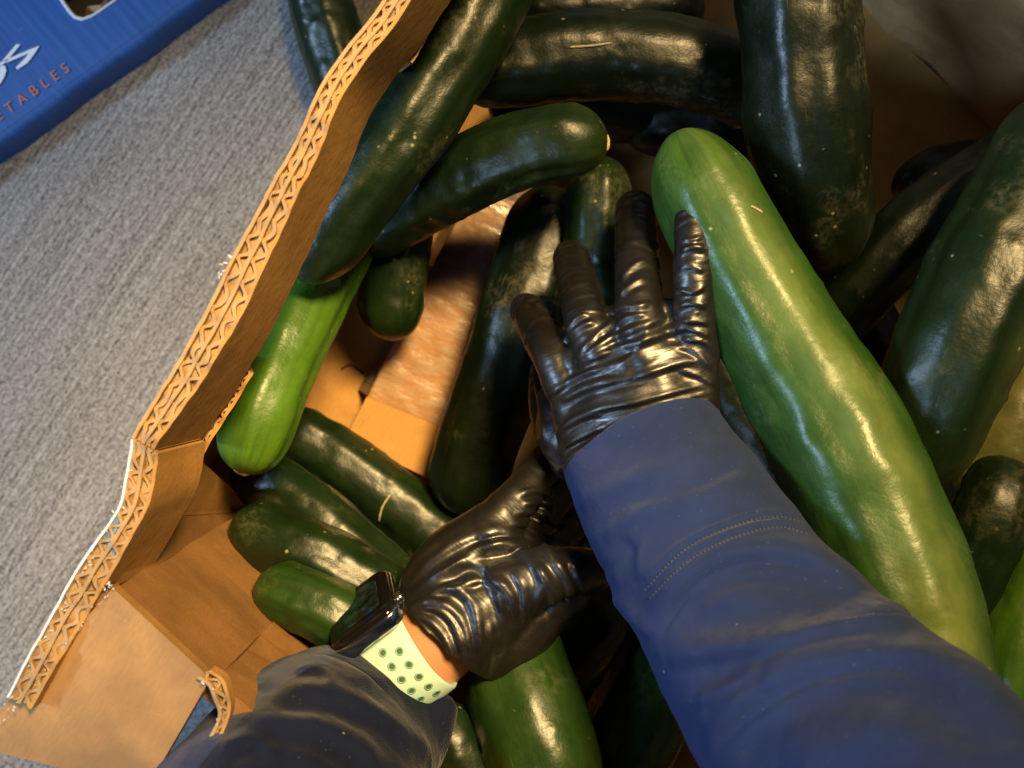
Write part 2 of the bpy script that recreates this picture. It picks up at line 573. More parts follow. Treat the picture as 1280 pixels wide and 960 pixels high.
# torn continuation of the left wall past the corner
O2 = [W(x, y, ZTOP - 0.002) for x, y in [(164, 550), (157, 600), (147, 640), (100, 706), (55, 786), (9, 872)]]
I2 = [W(x, y, ZTOP - 0.002) for x, y in [(194, 566), (187, 622), (170, 660), (132, 724), (86, 802), (36, 886)]]
B2 = [Vector(p) + Vector((0.004, 0.002, -0.055)) for p in I2]
rim2 = empty('torn_wall_end', W(90, 720, 0.5)); rim2.parent = box
rim2.matrix_parent_inverse = box.matrix_world.inverted()
corrugated(O2, I2, B2, rim2, walls=2, wave=0.0080, seed=15, crush=0.6)

# lower left wall below the torn slot
lt = catmull([W(x + 71 * U[0], y + 71 * U[1], 0.605) for (x, y) in [(600, -190), (480, 0), (370, 178), (240, 424), (132, 604)]], 60)
lb = catmull([W(x + 94 * U[0], y + 94 * U[1], ZFL + 0.004) for (x, y) in [(600, -190), (480, 0), (370, 178), (240, 424), (132, 604)]], 60)
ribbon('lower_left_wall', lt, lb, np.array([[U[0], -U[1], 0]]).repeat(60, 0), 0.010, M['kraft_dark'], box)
# the two ends of the slot where the lower board comes up to the rim band
for k, seg in enumerate(([(572, -40), (551, -8), (528, 34), (506, 74)], [(308, 462), (288, 494), (262, 534), (238, 572)])):
    so = [W(x, y, 0.512) for x, y in seg]
    si = [W(x + 9 * U[0], y + 9 * U[1], 0.513) for x, y in seg]
    sb = [Vector(p) + Vector((-0.026, 0.0142, -0.095)) for p in si]
    e = empty('slot_edge', so[1]); e.parent = box
    e.matrix_parent_inverse = box.matrix_world.inverted()
    corrugated(so, si, sb, e, walls=1, wave=0.0062, seed=30 + k, mats=('kraft_pale', 'kraft', 'kraft'))

# floor of the box
Nf = Vector((0.68, 0.733, 0))       # from front wall to back wall
Af = Vector((0.733, -0.68, 0))      # along the front and back walls
fc = W(640, 480, ZFL)
back = fc + Nf * 0.345
front = fc - Nf * 0.196
foot_a, foot_b = Vector(lb[0]), Vector(lb[-1])
foot_d = (foot_a - foot_b).normalized()
def on_foot(p):
    """the point of the left wall's foot line on the line through p along Af"""
    den = foot_d.x * Af.y - foot_d.y * Af.x
    t = ((p.x - foot_b.x) * Af.y - (p.y - foot_b.y) * Af.x) / den
    q = foot_b + foot_d * t
    return Vector((q.x, q.y, FLZ))
front = fc - Nf * 0.176
plate('floor_board', [on_foot(front), front + Af * 0.50, back + Af * 0.50, on_foot(back)], 0.010, M['kraft'], box, sub=24, warp=0.0012)
# back wall
bt = 0.36
plate('back_wall', [on_foot(back), back + Af * 0.50, back + Af * 0.50 + Vector((0, 0, bt)) + Nf * 0.015, on_foot(back) + Vector((0, 0, bt)) + Nf * 0.015], 0.011, M['kraft_grey'], box, down=Nf, sub=20, warp=0.003, seed=4)
# right wall (mostly outside the picture)
rw = fc + Af * 0.50
plate('right_wall', [rw - Nf * 0.196, rw + Nf * 0.345, rw + Nf * 0.345 + Vector((0, 0, bt)), rw - Nf * 0.196 + Vector((0, 0, 0.29))], 0.011, M['kraft'], box, down=Af)

# front wall with its folded-out flaps
c0, c1 = W(140, 737, 0.452), W(266, 853, 0.452)
cext = c1 + Af * 0.66
f0, f1, fext = c0.copy(), c1.copy(), cext.copy()
for p in (f0, f1, fext):
    p.z = FLZ
dn = -Nf
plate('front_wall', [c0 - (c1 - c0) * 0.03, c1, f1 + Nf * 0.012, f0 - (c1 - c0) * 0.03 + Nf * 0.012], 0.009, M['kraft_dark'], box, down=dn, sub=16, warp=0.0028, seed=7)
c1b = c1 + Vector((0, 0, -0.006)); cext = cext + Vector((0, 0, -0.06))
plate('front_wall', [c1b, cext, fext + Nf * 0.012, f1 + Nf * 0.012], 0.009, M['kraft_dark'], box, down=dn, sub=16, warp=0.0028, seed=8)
# left end of the front wall, turning up to the left wall
e0 = W(163, 655, 0.475); e1 = W(238, 566, 0.515)
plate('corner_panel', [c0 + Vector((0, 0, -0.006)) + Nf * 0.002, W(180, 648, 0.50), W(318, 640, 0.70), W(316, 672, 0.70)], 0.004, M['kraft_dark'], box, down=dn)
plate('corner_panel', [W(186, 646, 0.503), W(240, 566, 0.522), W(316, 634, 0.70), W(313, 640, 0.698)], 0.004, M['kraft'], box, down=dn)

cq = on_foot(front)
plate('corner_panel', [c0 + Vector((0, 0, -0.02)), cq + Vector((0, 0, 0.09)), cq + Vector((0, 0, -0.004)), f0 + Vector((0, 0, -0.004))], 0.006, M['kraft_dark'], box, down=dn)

# folded-out front flap (light brown) and the torn flap beyond it
flap = plate('front_flap', [W(140, 736, 0.447), W(262, 849, 0.447), W(182, 990, 0.455), W(-40, 930, 0.462)], 0.007, M['kraft_stained'], box, sub=14, warp=0.0016, seed=12)
fl_e = [W(138, 737, 0.446), W(80, 810, 0.449), W(4, 902, 0.455), W(-30, 945, 0.458)]
fe_i = [W(143, 741, 0.446), W(85, 814, 0.449), W(9, 906, 0.455), W(-26, 949, 0.458)]
fl2 = plate('front_flap', [W(272, 862, 0.456), W(282, 905, 0.463), W(228, 1000, 0.50), W(420, 1180, 0.54), W(560, 1100, 0.52)], 0.007, M['kraft'], box)
# torn corrugated lump where the flap was ripped off
t_o = [W(248, 846, 0.446), W(262, 858, 0.445), W(270, 876, 0.446), W(274, 896, 0.448), W(262, 925, 0.450), W(240, 968, 0.452)]
t_i = [W(262, 838, 0.446), W(278, 853, 0.445), W(285, 874, 0.446), W(284, 897, 0.448), W(271, 930, 0.450), W(250, 974, 0.452)]
tear = empty('torn_edge', W(265, 870, 0.45)); tear.parent = box
tear.matrix_parent_inverse = box.matrix_world.inverted()
corrugated(t_o, t_i, [p + Vector((0, 0, -0.007)) for p in t_i], tear, walls=1, wave=0.0055, seed=41, crush=0.5, mats=('kraft_pale', 'kraft_pale', 'kraft'))
# blue printed face of the outer liner, peeled outwards at the corner
plate('peeled_print', [W(152, 640, 0.448), W(141, 676, 0.449), W(146, 706, 0.452), W(100, 712, 0.456), W(112, 684, 0.456)], 0.0008, M['light_blue'], box)


def torn_fuzz(name, line, n, size, seed, mat, parent):
    """ragged paper fibres along a torn edge: one part, uncountable"""
    r = np.random.RandomState(seed)
    L = catmull(line, 200)
    V, fs = [], []
    for i in range(n):
        p = L[r.randint(200)] + r.normal(0, 0.0007, 3)
        a = r.normal(size=3); a /= np.linalg.norm(a)
        b = r.normal(size=3); b -= a * (a @ b); b /= np.linalg.norm(b)
        ln, wd = size * r.uniform(0.5, 1.8), size * r.uniform(0.15, 0.5)
        k = len(V)
        c = np.cross(a, b) * 0.0002
        q = [p - b * wd, p + b * wd, p + a * ln + b * wd * 0.3, p + a * ln * 0.9 - b * wd * 0.4]
        V += [x + c for x in q] + [x - c for x in q]
        fs += [(k, k + 1, k + 2, k + 3), (k + 7, k + 6, k + 5, k + 4)] + [(k + (j + 1) % 4, k + j, k + 4 + j, k + 4 + (j + 1) % 4) for j in range(4)]
    o = link(name, mesh(name, V, fs), mat, parent, smooth=False)
    o['kind'] = 'stuff'
    return o


torn_fuzz('torn_paper', fl_e, 40, 0.0006, 3, M['paper_white'], box)
torn_fuzz('torn_paper', t_o, 18, 0.0009, 5, M['paper_white'], box)
torn_fuzz('torn_paper', [W(x, y, 0.449) for x, y in [(168, 540), (163, 560), (157, 600), (150, 630), (120, 690), (60, 790), (9, 876), (30, 890)]], 45, 0.0008, 6, M['paper_white'], box)
torn_fuzz('torn_paper', [W(x, y, 0.450) for x, y in [(290, 322), (282, 332), (276, 342)]], 7, 0.0013, 8, M['paper_white'], box)
torn_fuzz('torn_paper', [W(x, y, 0.449) for x, y in [(128, 738), (136, 728), (141, 735)]], 10, 0.0008, 9, M['paper_white'], box)

# raised, taped flap on the box floor
ta, tb = W(432, 548, 0.714), W(548, 604, 0.714)
tc, td = W(668, 232, 0.714), W(592, 232, 0.714)
plate('taped_flap', [ta, tb, tc, td], 0.0205, M['kraft'], box, sub=14, warp=0.0006, seed=21)
# crinkled clear tape over its upper part, running down onto the floor
n1, n2 = 60, 90
V, nzt, nzu = [], VNoise(77, 0.030), VNoise(78, 0.009)
for i in range(n2):
    v = i / (n2 - 1)
    L_ = ta.lerp(td, 0.17 + 0.83 * v); R_ = tb.lerp(tc, 0.17 + 0.83 * v)
    side = (L_ - R_).normalized()
    for j in range(n1):
        u = j / (n1 - 1) * 1.38 - 0.38
        if u >= 0:
            p = L_.lerp(R_, u * 0.985) + Vector((0, 0, 0.0014))
        else:
            q = min(1.0, -u / 0.38)
            p = L_ + side * 0.009 * q + Vector((0, 0, 0.0014 - 0.0195 * (q ** 0.8)))
        w_ = abs(float(nzt(np.array([p]))[0])) * 0.0006 + abs(float(nzu(np.array([p]))[0])) * 0.00012
        V.append(p + Vector((0, 0, w_)))
link('clear_tape', mesh('clear_tape', V, grid_faces(n2, n1, False)), M['tape'], box)


# ------------------------------------------------------------------ blue printed carton on the concrete, upper left
carton = empty('blue_carton', W(60, 40, 0.75))
tag(carton, 'flat blue printed carton with a hand hole lying on the concrete', 'carton')
DT = 0.735
eb = Vector((0.812, 0.584, 0))        # along the lower edge
nb = Vector((-0.584, 0.812, 0))       # away from the lower edge
p0 = W(0, 166, DT)
pA, pB = p0 - eb * 0.20, p0 + eb * 0.36
# top face with a hand hole: built in a local grid of (edge, inward) coordinates
hc = W(119, -16, DT)
hx, hy = (hc - p0).dot(eb), (hc - p0).dot(nb)
hole = []
for a in np.linspace(0, 2 * math.pi, 24, endpoint=False):
    ca, sa = math.cos(a), math.sin(a)
    r_ = 1.0 / ((abs(ca) ** 4 + abs(sa) ** 4) ** 0.25)
    hole.append((hx + 0.023 * ca * r_, hy + 0.0145 * sa * r_))
bm = bmesh.new()
def L2W(x, y, z=0): 
    return p0 + eb * x + nb * y + Vector((0, 0, z))
ring = [(-0.20, 0), (0.36, 0), (0.36, 0.34), (-0.20, 0.34)]
ov = [bm.verts.new(L2W(*q)) for q in ring]
hv = [bm.verts.new(L2W(*q)) for q in hole]
oe = [bm.edges.new((ov[i], ov[(i + 1) % 4])) for i in range(4)]
he = [bm.edges.new((hv[i], hv[(i + 1) % 24])) for i in range(24)]
bmesh.ops.triangle_fill(bm, edges=oe + he, use_beauty=True)
for f in bm.faces:
    if f.normal.z < 0: f.normal_flip()
ext = bmesh.ops.extrude_face_region(bm, geom=list(bm.faces))
bmesh.ops.translate(bm, verts=[e for e in ext['geom'] if isinstance(e, bmesh.types.BMVert)], vec=(0, 0, 0.0))
for v in ov + hv: v.co.z -= 0.004
bmesh.ops.recalc_face_normals(bm, faces=bm.faces)
me = bpy.data.meshes.new('top_panel'); bm.to_mesh(me); bm.free()
link('top_panel', me, M['blue_card'], carton, smooth=False)
# rounded edge fold and side panel
prof = [(0.0, -0.0002), (0.0024, -0.0006), (0.0048, -0.0018), (0.0062, -0.0042), (0.0070, -0.009), (0.0074, -0.0245)]
V = []
for k in range(60):
    x = -0.20 + 0.56 * k / 59
    wv_ = 0.0006 * math.sin(x * 70) + 0.0004 * math.sin(x * 171 + 1)
    for (o_, z_) in prof:
        V.append(L2W(x, 0.0002 - o_ - wv_ * (o_ / 0.007), z_))
link('side_panel', mesh('side_panel', V, grid_faces(60, len(prof), False)), M['blue_card'], carton)
# white cut rim of the hand hole, dark inside with a scrap of kraft
V = []
for (s_, z_) in ((1.0, 0.0008), (1.07, 0.0006), (1.07, -0.0002), (0.975, -0.0045), (0.965, 0.0004)):
    for q in hole:
        V.append(L2W(hx + (q[0] - hx) * s_, hy + (q[1] - hy) * s_, z_))
link('hand_hole_rim', mesh('hand_hole_rim', V, grid_faces(5, 24) + [(96 + j, 96 + (j + 1) % 24, (j + 1) % 24, j) for j in range(24)]), M['paper_white'], carton)
plate('inner_scrap', [W(108, 8, 0.745), W(126, 6, 0.744), W(136, -6, 0.745), W(128, 34, 0.749), W(106, 30, 0.749)], 0.001, M['kraft_pale'], carton)
plate('bottom_panel', [L2W(-0.2, 0.004, -0.022), L2W(0.36, 0.004, -0.022), L2W(0.36, 0.34, -0.022), L2W(-0.2, 0.34, -0.022)], 0.001, M['hole_dark'], carton)


def stroke(name, pts, widths, d, mat, parent):
    """flat printed stroke following the carton's top"""
    P_ = [W(x, y, d) for x, y in pts]
    n = len(P_)
    V, fs = [], []
    for i, p in enumerate(P_):
        a = (P_[min(i + 1, n - 1)] - P_[max(i - 1, 0)]).normalized()
        s_ = Vector((-a.y, a.x, 0)) * widths[i]
        V += [p + s_, p - s_]
    fs = [(2 * i, 2 * i + 1, 2 * i + 3, 2 * i + 2) for i in range(n - 1)]
    return link(name, mesh(name, V, fs), mat, parent, smooth=False)


def poly_print(name, pts, d, mat, parent):
    return link(name, mesh(name, [W(x, y, d) for x, y in pts], [tuple(range(len(pts)))]), mat, parent, smooth=False)


# the angular white S and the end of the letter before it
V = [W(x, y, DT - 0.0012) for x, y in [(20, 55.5), (26, 55.0), (9, 76), (-3, 86), (-3, 80), (2, 77), (32, 64), (49, 57), (44, 66), (36, 66.5), (7, 79), (34, 79), (22, 86.5), (19.5, 84.5), (30, 74)]]
link('white_letter', mesh('white_letter', V, [(0, 1, 2, 5), (5, 2, 3, 4), (5, 2, 10, 6), (6, 10, 9), (6, 9, 8, 7), (9, 14, 11, 8), (14, 13, 12, 11)]), M['white_ink'], carton, smooth=False)
V = [W(x, y, DT - 0.0012) for x, y in [(-14, 84), (0, 82), (6, 82), (8, 88), (5, 97), (0, 105), (-10, 112), (-4, 96)]]
link('white_letter', mesh('white_letter', V, [(0, 1, 7), (1, 2, 3, 7), (3, 4, 7), (4, 5, 6, 7)]), M['white_ink'], carton, smooth=False)
cu = bpy.data.curves.new('orange_lettering', 'FONT')
cu.body = 'VEGETABLES'
cu.align_x = 'RIGHT'
cu.size = 0.0098
cu.space_character = 1.75
cu.materials.append(M['orange_ink'])
tmp = bpy.data.objects.new('lettering_curve', cu)
col.objects.link(tmp)
tme = bpy.data.meshes.new_from_object(tmp.evaluated_get(bpy.context.evaluated_depsgraph_get()))
bpy.data.objects.remove(tmp)
txt = bpy.data.objects.new('orange_lettering', tme)
col.objects.link(txt)
txt.location = W(88, 88, DT - 0.0012)
txt.rotation_euler = (0, 0, math.atan2(60, 85))
txt.parent = carton
txt.matrix_parent_inverse = carton.matrix_world.inverted()

# ------------------------------------------------------------------ cucumbers
NRM, NRG = 110, 72


def cucumber(label, pts, wpx, color, seed, taper=(0.9, 0.95), belly=None, scar=None, knob=1.0, group='cucumbers in the box', lumps=1.0, end=(1.15, 1.15)):
    P = np.array([tuple(W(*p)) for p in pts])
    C = catmull(P, NRM)
    L = np.concatenate([[0], np.cumsum(np.linalg.norm(np.diff(C, axis=0), axis=1))])
    total = L[-1]
    dm = np.mean([p[2] for p in pts])
    r0 = wpx * 0.5 * dm / F
    # rings crowd towards the rounded ends
    u = 0.5 - 0.5 * np.cos(np.linspace(0, math.pi, NRM))
    u = 0.55 * u + 0.45 * np.linspace(0, 1, NRM)
    x = u * total
    C = np.stack([np.interp(x, L, C[:, k]) for k in range(3)], 1)
    T, Uv, Sv = frames(C)
    base = np.interp(u, [0, 0.5, 1], [taper[0], 1, taper[1]])
    e0, e1 = r0 * end[0], r0 * end[1]
    cap = np.ones(NRM)
    m0 = x < e0; cap[m0] = (1 - (1 - x[m0] / e0) ** 2.2) ** 0.5
    y = total - x
    m1 = y < e1; cap[m1] = np.minimum(cap[m1], (1 - (1 - y[m1] / e1) ** 2.2) ** 0.5)
    cap[0] = cap[-1] = 0.02
    rr = np.random.RandomState(seed)
    ang = np.linspace(0, 2 * math.pi, NRG, endpoint=False)
    rad = r0 * base * cap
    ca, sa = np.cos(ang), np.sin(ang)
    dirs = Uv[:, None, :] * ca[None, :, None] + Sv[:, None, :] * sa[None, :, None]
    # low lumps, ribs, warts
    body = np.stack(np.broadcast_arrays(x[:, None], ca[None] * r0, sa[None] * r0), 2).reshape(-1, 3) + rr.uniform(-5, 5, 3)
    lump = VNoise(seed + 100, r0 * 2.4)(body) * 0.045 + VNoise(seed + 200, r0 * 0.75)(body) * 0.018
    rib = 0.020 * np.cos(ang * 7 + rr.uniform(0, 6))[None] * np.ones((NRM, 1)) + 0.008 * np.cos(ang * 11 + 1)[None]
    disp = (lump.reshape(NRM, NRG) + rib) * lumps
    for k in range(int(46 * lumps)):
        i = rr.uniform(0.05, 0.95) * total; a = rr.uniform(0, 6.283)
        da = (ang - a + math.pi) % (2 * math.pi) - math.pi
        d2 = ((x - i)[:, None] / 0.0023) ** 2 + ((da * r0)[None] / 0.0023) ** 2
        disp += rr.choice([-0.030, 0.028, 0.036]) * np.exp(-d2)
    capw = np.minimum(1, cap * 1.1)[:, None]
    rad2 = rad[:, None] * (1 + disp * capw)
    V = (C[:, None, :] + dirs * rad2[:, :, None])
    # close the ends
    Vf = V.reshape(-1, 3)
    fs = grid_faces(NRM, NRG)
    fs = [tuple(reversed(f)) for f in fs]
    nv = len(Vf)
    org = P[len(P) // 2]
    Vf = np.vstack([Vf, C[0] - T[0] * r0 * 0.004, C[-1] + T[-1] * r0 * 0.004])
    for j in range(NRG):
        k = (j + 1) % NRG
        fs.append((nv, j, k))
        fs.append((nv + 1, (NRM - 1) * NRG + k, (NRM - 1) * NRG + j))
    me = mesh('cucumber', Vf - org, fs)
    bm = bmesh.new(); bm.from_mesh(me); bmesh.ops.recalc_face_normals(bm, faces=bm.faces); bm.to_mesh(me); bm.free()
    # skin coordinates
    suv = np.zeros((len(Vf), 3)); suv[:nv, 0] = np.repeat(x, NRG); suv[:nv, 1] = np.tile(ca * r0, NRM); suv[:nv, 2] = np.tile(sa * r0, NRM)
    suv += rr.uniform(-3, 3, 3)
    at = me.attributes.new('skin_uv', 'FLOAT_VECTOR', 'POINT'); at.data.foreach_set('vector', suv.ravel())
    tipv = np.zeros(len(Vf))
    tw = np.maximum(np.clip(1 - x / (r0 * 1.5), 0, 1), np.clip(1 - y / (r0 * 1.5), 0, 1)) * 0.6 * knob
    tipv[:nv] = np.repeat(tw, NRG); tipv[nv:] = 0.6 * knob
    at = me.attributes.new('tip', 'FLOAT', 'POINT'); at.data.foreach_set('value', tipv)
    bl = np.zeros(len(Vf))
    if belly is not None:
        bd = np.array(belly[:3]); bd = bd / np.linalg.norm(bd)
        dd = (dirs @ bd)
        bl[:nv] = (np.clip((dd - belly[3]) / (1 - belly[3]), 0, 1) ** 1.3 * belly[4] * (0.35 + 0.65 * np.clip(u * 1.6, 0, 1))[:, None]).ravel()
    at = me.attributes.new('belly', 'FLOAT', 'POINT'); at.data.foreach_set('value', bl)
    o = link('cucumber', me, M['cucumber'])
    o.location = org
    bpy.context.view_layer.update()
    o.matrix_world = Matrix.Translation(org)
    o.color = (*color, 1)
    tag(o, label, 'cucumber', group)
    # dry scars at the ends the photograph shows
    for which in (scar or ''):
        i, s_ = (0, -1) if which == 'a' else (NRM - 1, 1)
        t = T[i] * s_
        a1 = Uv[i]; b1 = Sv[i]
        Vs = []
        for (q, h) in ((0.0, 0.0016), (0.55, 0.0014), (1.0, 0.0004), (1.15, -0.0015)):
            for j in range(14):
                a = j / 14 * 6.283
                rr_ = 0.0042 * q * (1 + 0.14 * math.sin(3 * a + seed))
                Vs.append(C[i] + t * (h - 0.0006) + (a1 * math.cos(a) + b1 * math.sin(a)) * rr_ - org)
        sc = bpy.data.objects.new('blossom_scar', mesh('blossom_scar', Vs, grid_faces(4, 14)))
        sc.data.materials.append(M['scar'])
        col.objects.link(sc); sc.parent = o
    return o


G1 = (0.0052, 0.0145, 0.0036)     # common dark green
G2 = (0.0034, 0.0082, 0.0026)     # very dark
G3 = (0.013, 0.038, 0.006)     # fresh mid green
G4 = (0.048, 0.125, 0.009)     # bright
G5 = (0.019, 0.060, 0.009)     # the big pale one

cukes = []
def C(*a, **k):
    cukes.append((a, k))

C('very large bright green cucumber pressed by the right glove', [(846, 166, .545), (893, 268, .535), (975, 420, .525), (1056, 570, .510), (1114, 700, .498), (1152, 850, .490), (1158, 985, .485)], 172, G5, 1, taper=(0.72, 0.98), belly=(0.32, -0.05, 1.0, 0.74, 0.62), lumps=1.1, end=(1.25, 1.2))
C('big dark cucumber standing upright at the top, left of the bare cardboard corner', [(990, -90, .55), (1000, 60, .555), (1012, 190, .565), (1040, 335, .60)], 152, G2, 2, taper=(0.95, 0.80))
C('dark cucumber lying across the top behind, with a pale straw bit on it', [(560, 95, .625), (650, 78, .62), (770, 70, .62), (880, 86, .62), (985, 128, .63)], 112, G2, 3)
C('dark cucumber whose rounded right tip shows a pale scar, above the taped flap', [(760, 180, .588), (700, 178, .588), (620, 200, .60), (530, 245, .625), (440, 300, .648)], 98, G1, 4, scar='a', knob=1.3)
C('dark cucumber leaning along the left wall with a blue sheen on its top', [(640, -60, .572), (585, 40, .566), (520, 140, .562), (450, 240, .562), (378, 352, .572)], 110, G1, 5, taper=(0.95, 0.74), end=(1.2, 1.5))
C('bright green cucumber sticking out under the left wall band, scarred tip down', [(303, 592, .578), (331, 505, .580), (372, 405, .600), (418, 315, .632), (462, 230, .672)], 96, G4, 6, scar='a', knob=0.7)
C('small dark cucumber standing on the bare cardboard floor left of the taped flap', [(491, 426, .675), (490, 360, .670), (497, 285, .665), (510, 200, .67)], 88, G1, 7, taper=(0.92, 1))
C('dark cucumber lying along the right side of the taped flap', [(574, 640, .690), (596, 562, .678), (630, 462, .674), (662, 360, .674), (698, 236, .684)], 108, G2, 8)
C('dark cucumber behind the fingertips of the right glove', [(752, 195, .640), (750, 260, .642), (748, 330, .645), (750, 420, .655)], 86, G1, 9, knob=1.0)
C('dark cucumber just below the cut end of the taped flap, with straw bits', [(345, 524, .700), (420, 574, .698), (500, 634, .698), (590, 704, .700)], 86, G1, 11, taper=(0.85, 1))
C('dark cucumber with a pale streak, right below the bright green tip', [(296, 578, .660), (362, 620, .648), (430, 676, .642), (520, 756, .645)], 82, G1, 12)
C('dark cucumber second above the watch, rounded end to the left', [(294, 656, .612), (350, 678, .600), (420, 710, .596), (510, 766, .600)], 88, G1, 13)
C('green cucumber lying nearest the watch face, rounded end to the left', [(324, 730, .568), (375, 750, .558), (430, 777, .556), (520, 832, .565)], 84, G3, 14, knob=0.7)
C('green cucumber with pale scuffs coming up from the bottom edge between the two sleeves', [(628, 770, .600), (645, 840, .575), (672, 920, .560), (705, 1030, .55)], 142, G3, 15, taper=(0.85, 1))
C('dark blurred cucumber at the bottom edge, beside the right sleeve', [(862, 770, .625), (822, 850, .605), (780, 930, .595), (735, 1030, .59)], 122, G3, 16)
C('dull green cucumber end showing under the left glove', [(772, 745, .672), (730, 800, .665), (680, 850, .672), (600, 920, .68)], 88, G3, 17)
C('dark cucumber end peeping out below the left sleeve', [(540, 880, .575), (568, 930, .565), (606, 1000, .565)], 74, G1, 18)
C('large dark cucumber at the right with a blue sheen', [(1345, 130, .545), (1290, 240, .530), (1232, 355, .522), (1180, 470, .524), (1132, 608, .545)], 158, G1, 19, taper=(0.85, 0.85), belly=(0.9, 0.1, 0.5, 0.6, 0.20))
C('dark cucumber lying under the large one at the right', [(1020, 425, .640), (1090, 345, .615), (1170, 268, .610), (1300, 178, .61)], 96, G2, 20)
C('small cucumber tip against the bare cardboard corner at the right', [(1122, 252, .690), (1165, 222, .675), (1240, 200, .68)], 70, G2, 21)
C('pale tan cucumber half hidden at the right edge', [(1282, 440, .605), (1262, 520, .600), (1235, 610, .605), (1200, 720, .62)], 104, (0.12, 0.13, 0.040), 22)
C('green cucumber with its rounded end up, at the right edge beside the big one', [(1262, 574, .560), (1240, 640, .552), (1205, 730, .560), (1170, 830, .58)], 98, G1, 23, knob=0.6)
C('bright green cucumber at the lower right corner', [(1335, 650, .560), (1295, 740, .552), (1268, 840, .552), (1290, 1000, .56)], 110, G4, 24, knob=0.4)
# deep layer in the shade between the others
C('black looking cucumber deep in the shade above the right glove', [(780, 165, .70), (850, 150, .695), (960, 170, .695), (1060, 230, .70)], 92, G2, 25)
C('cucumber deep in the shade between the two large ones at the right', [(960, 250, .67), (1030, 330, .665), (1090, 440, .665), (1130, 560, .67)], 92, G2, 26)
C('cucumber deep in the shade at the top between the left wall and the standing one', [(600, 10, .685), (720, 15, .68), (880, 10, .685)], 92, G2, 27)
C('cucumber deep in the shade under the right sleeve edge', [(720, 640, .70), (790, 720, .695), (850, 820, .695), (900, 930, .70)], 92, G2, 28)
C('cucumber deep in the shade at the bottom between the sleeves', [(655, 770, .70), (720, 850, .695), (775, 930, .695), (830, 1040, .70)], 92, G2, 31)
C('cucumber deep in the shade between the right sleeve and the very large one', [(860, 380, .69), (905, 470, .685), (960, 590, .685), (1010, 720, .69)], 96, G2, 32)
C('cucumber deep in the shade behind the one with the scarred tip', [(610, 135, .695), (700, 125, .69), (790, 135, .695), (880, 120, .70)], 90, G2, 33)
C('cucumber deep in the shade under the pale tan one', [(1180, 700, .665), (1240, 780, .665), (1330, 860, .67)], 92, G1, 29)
C('teal sheened cucumber lying on the concrete outside the left wall', [(388, -60, .735), (398, -10, .735), (416, 50, .735), (440, 120, .735), (468, 190, .737)], 84, G1, 30, group='cucumber outside the box')
for a, k in cukes:
    if k.get('group') == 'cucumber outside the box':
        k = dict(k); k['group'] = None
    cucumber(*a, **k)

# ------------------------------------------------------------------ hands and arms
person = empty('person', (0.1, -0.35, 0.35))
tag(person, 'person in a navy long sleeved top and black gloves reaching both arms into the box', 'person')


def chain_mesh(bm, pts, radii, flat=1.0, nseg=24, n=26):
    """closed tapered tube with round ends through pts (world)"""
    P = np.concatenate([np.array([tuple(p) for p in pts]), np.array(radii)[:, None]], 1)
    Q = catmull(P, n)
    Cc, rr = Q[:, :3], Q[:, 3]
    T, Uv, Sv = frames(Cc)
    rings = []
    def ring(c, r, i):
        vs_ = []
        for j in range(nseg):
            a = 2 * math.pi * j / nseg
            vs_.append(bm.verts.new(c + (Uv[i] * math.cos(a) * flat + Sv[i] * math.sin(a)) * r))
        rings.append(vs_)
    for a in np.linspace(8, 80, 6):
        ring(Cc[0] - T[0] * rr[0] * math.cos(R(a)), rr[0] * math.sin(R(a)), 0)
    for i in range(n):
        ring(Cc[i], rr[i], i)
    for a in np.linspace(80, 8, 6):
        ring(Cc[-1] + T[-1] * rr[-1] * math.cos(R(a)), rr[-1] * math.sin(R(a)), n - 1)
    for A, B_ in zip(rings, rings[1:]):
        for j in range(nseg):
            k = (j + 1) % nseg
            bm.faces.new((A[j], A[k], B_[k], B_[j]))
    bm.faces.new(rings[0][::-1]); bm.faces.new(rings[-1])
    return Cc, rr, T, Uv, Sv


def fuse(bm, voxel=0.0011, smooth=8):
    bmesh.ops.recalc_face_normals(bm, faces=bm.faces)
    me = bpy.data.meshes.new('fused'); bm.to_mesh(me); bm.free()
    o = bpy.data.objects.new('fused', me); col.objects.link(o)
    md = o.modifiers.new('r', 'REMESH'); md.mode = 'VOXEL'; md.voxel_size = voxel; md.adaptivity = 0
    ms = o.modifiers.new('s', 'SMOOTH'); ms.factor = 0.5; ms.iterations = smooth
    dg = bpy.context.evaluated_depsgraph_get()
    out = bpy.data.meshes.new_from_object(o.evaluated_get(dg))
    bpy.data.objects.remove(o)
    return out


def co_no(me):
    n = len(me.vertices)
    co = np.zeros(n * 3); me.vertices.foreach_get('co', co)
    no = np.zeros(n * 3); me.vertex_normals.foreach_get('vector', no)
    return co.reshape(-1, 3), no.reshape(-1, 3)


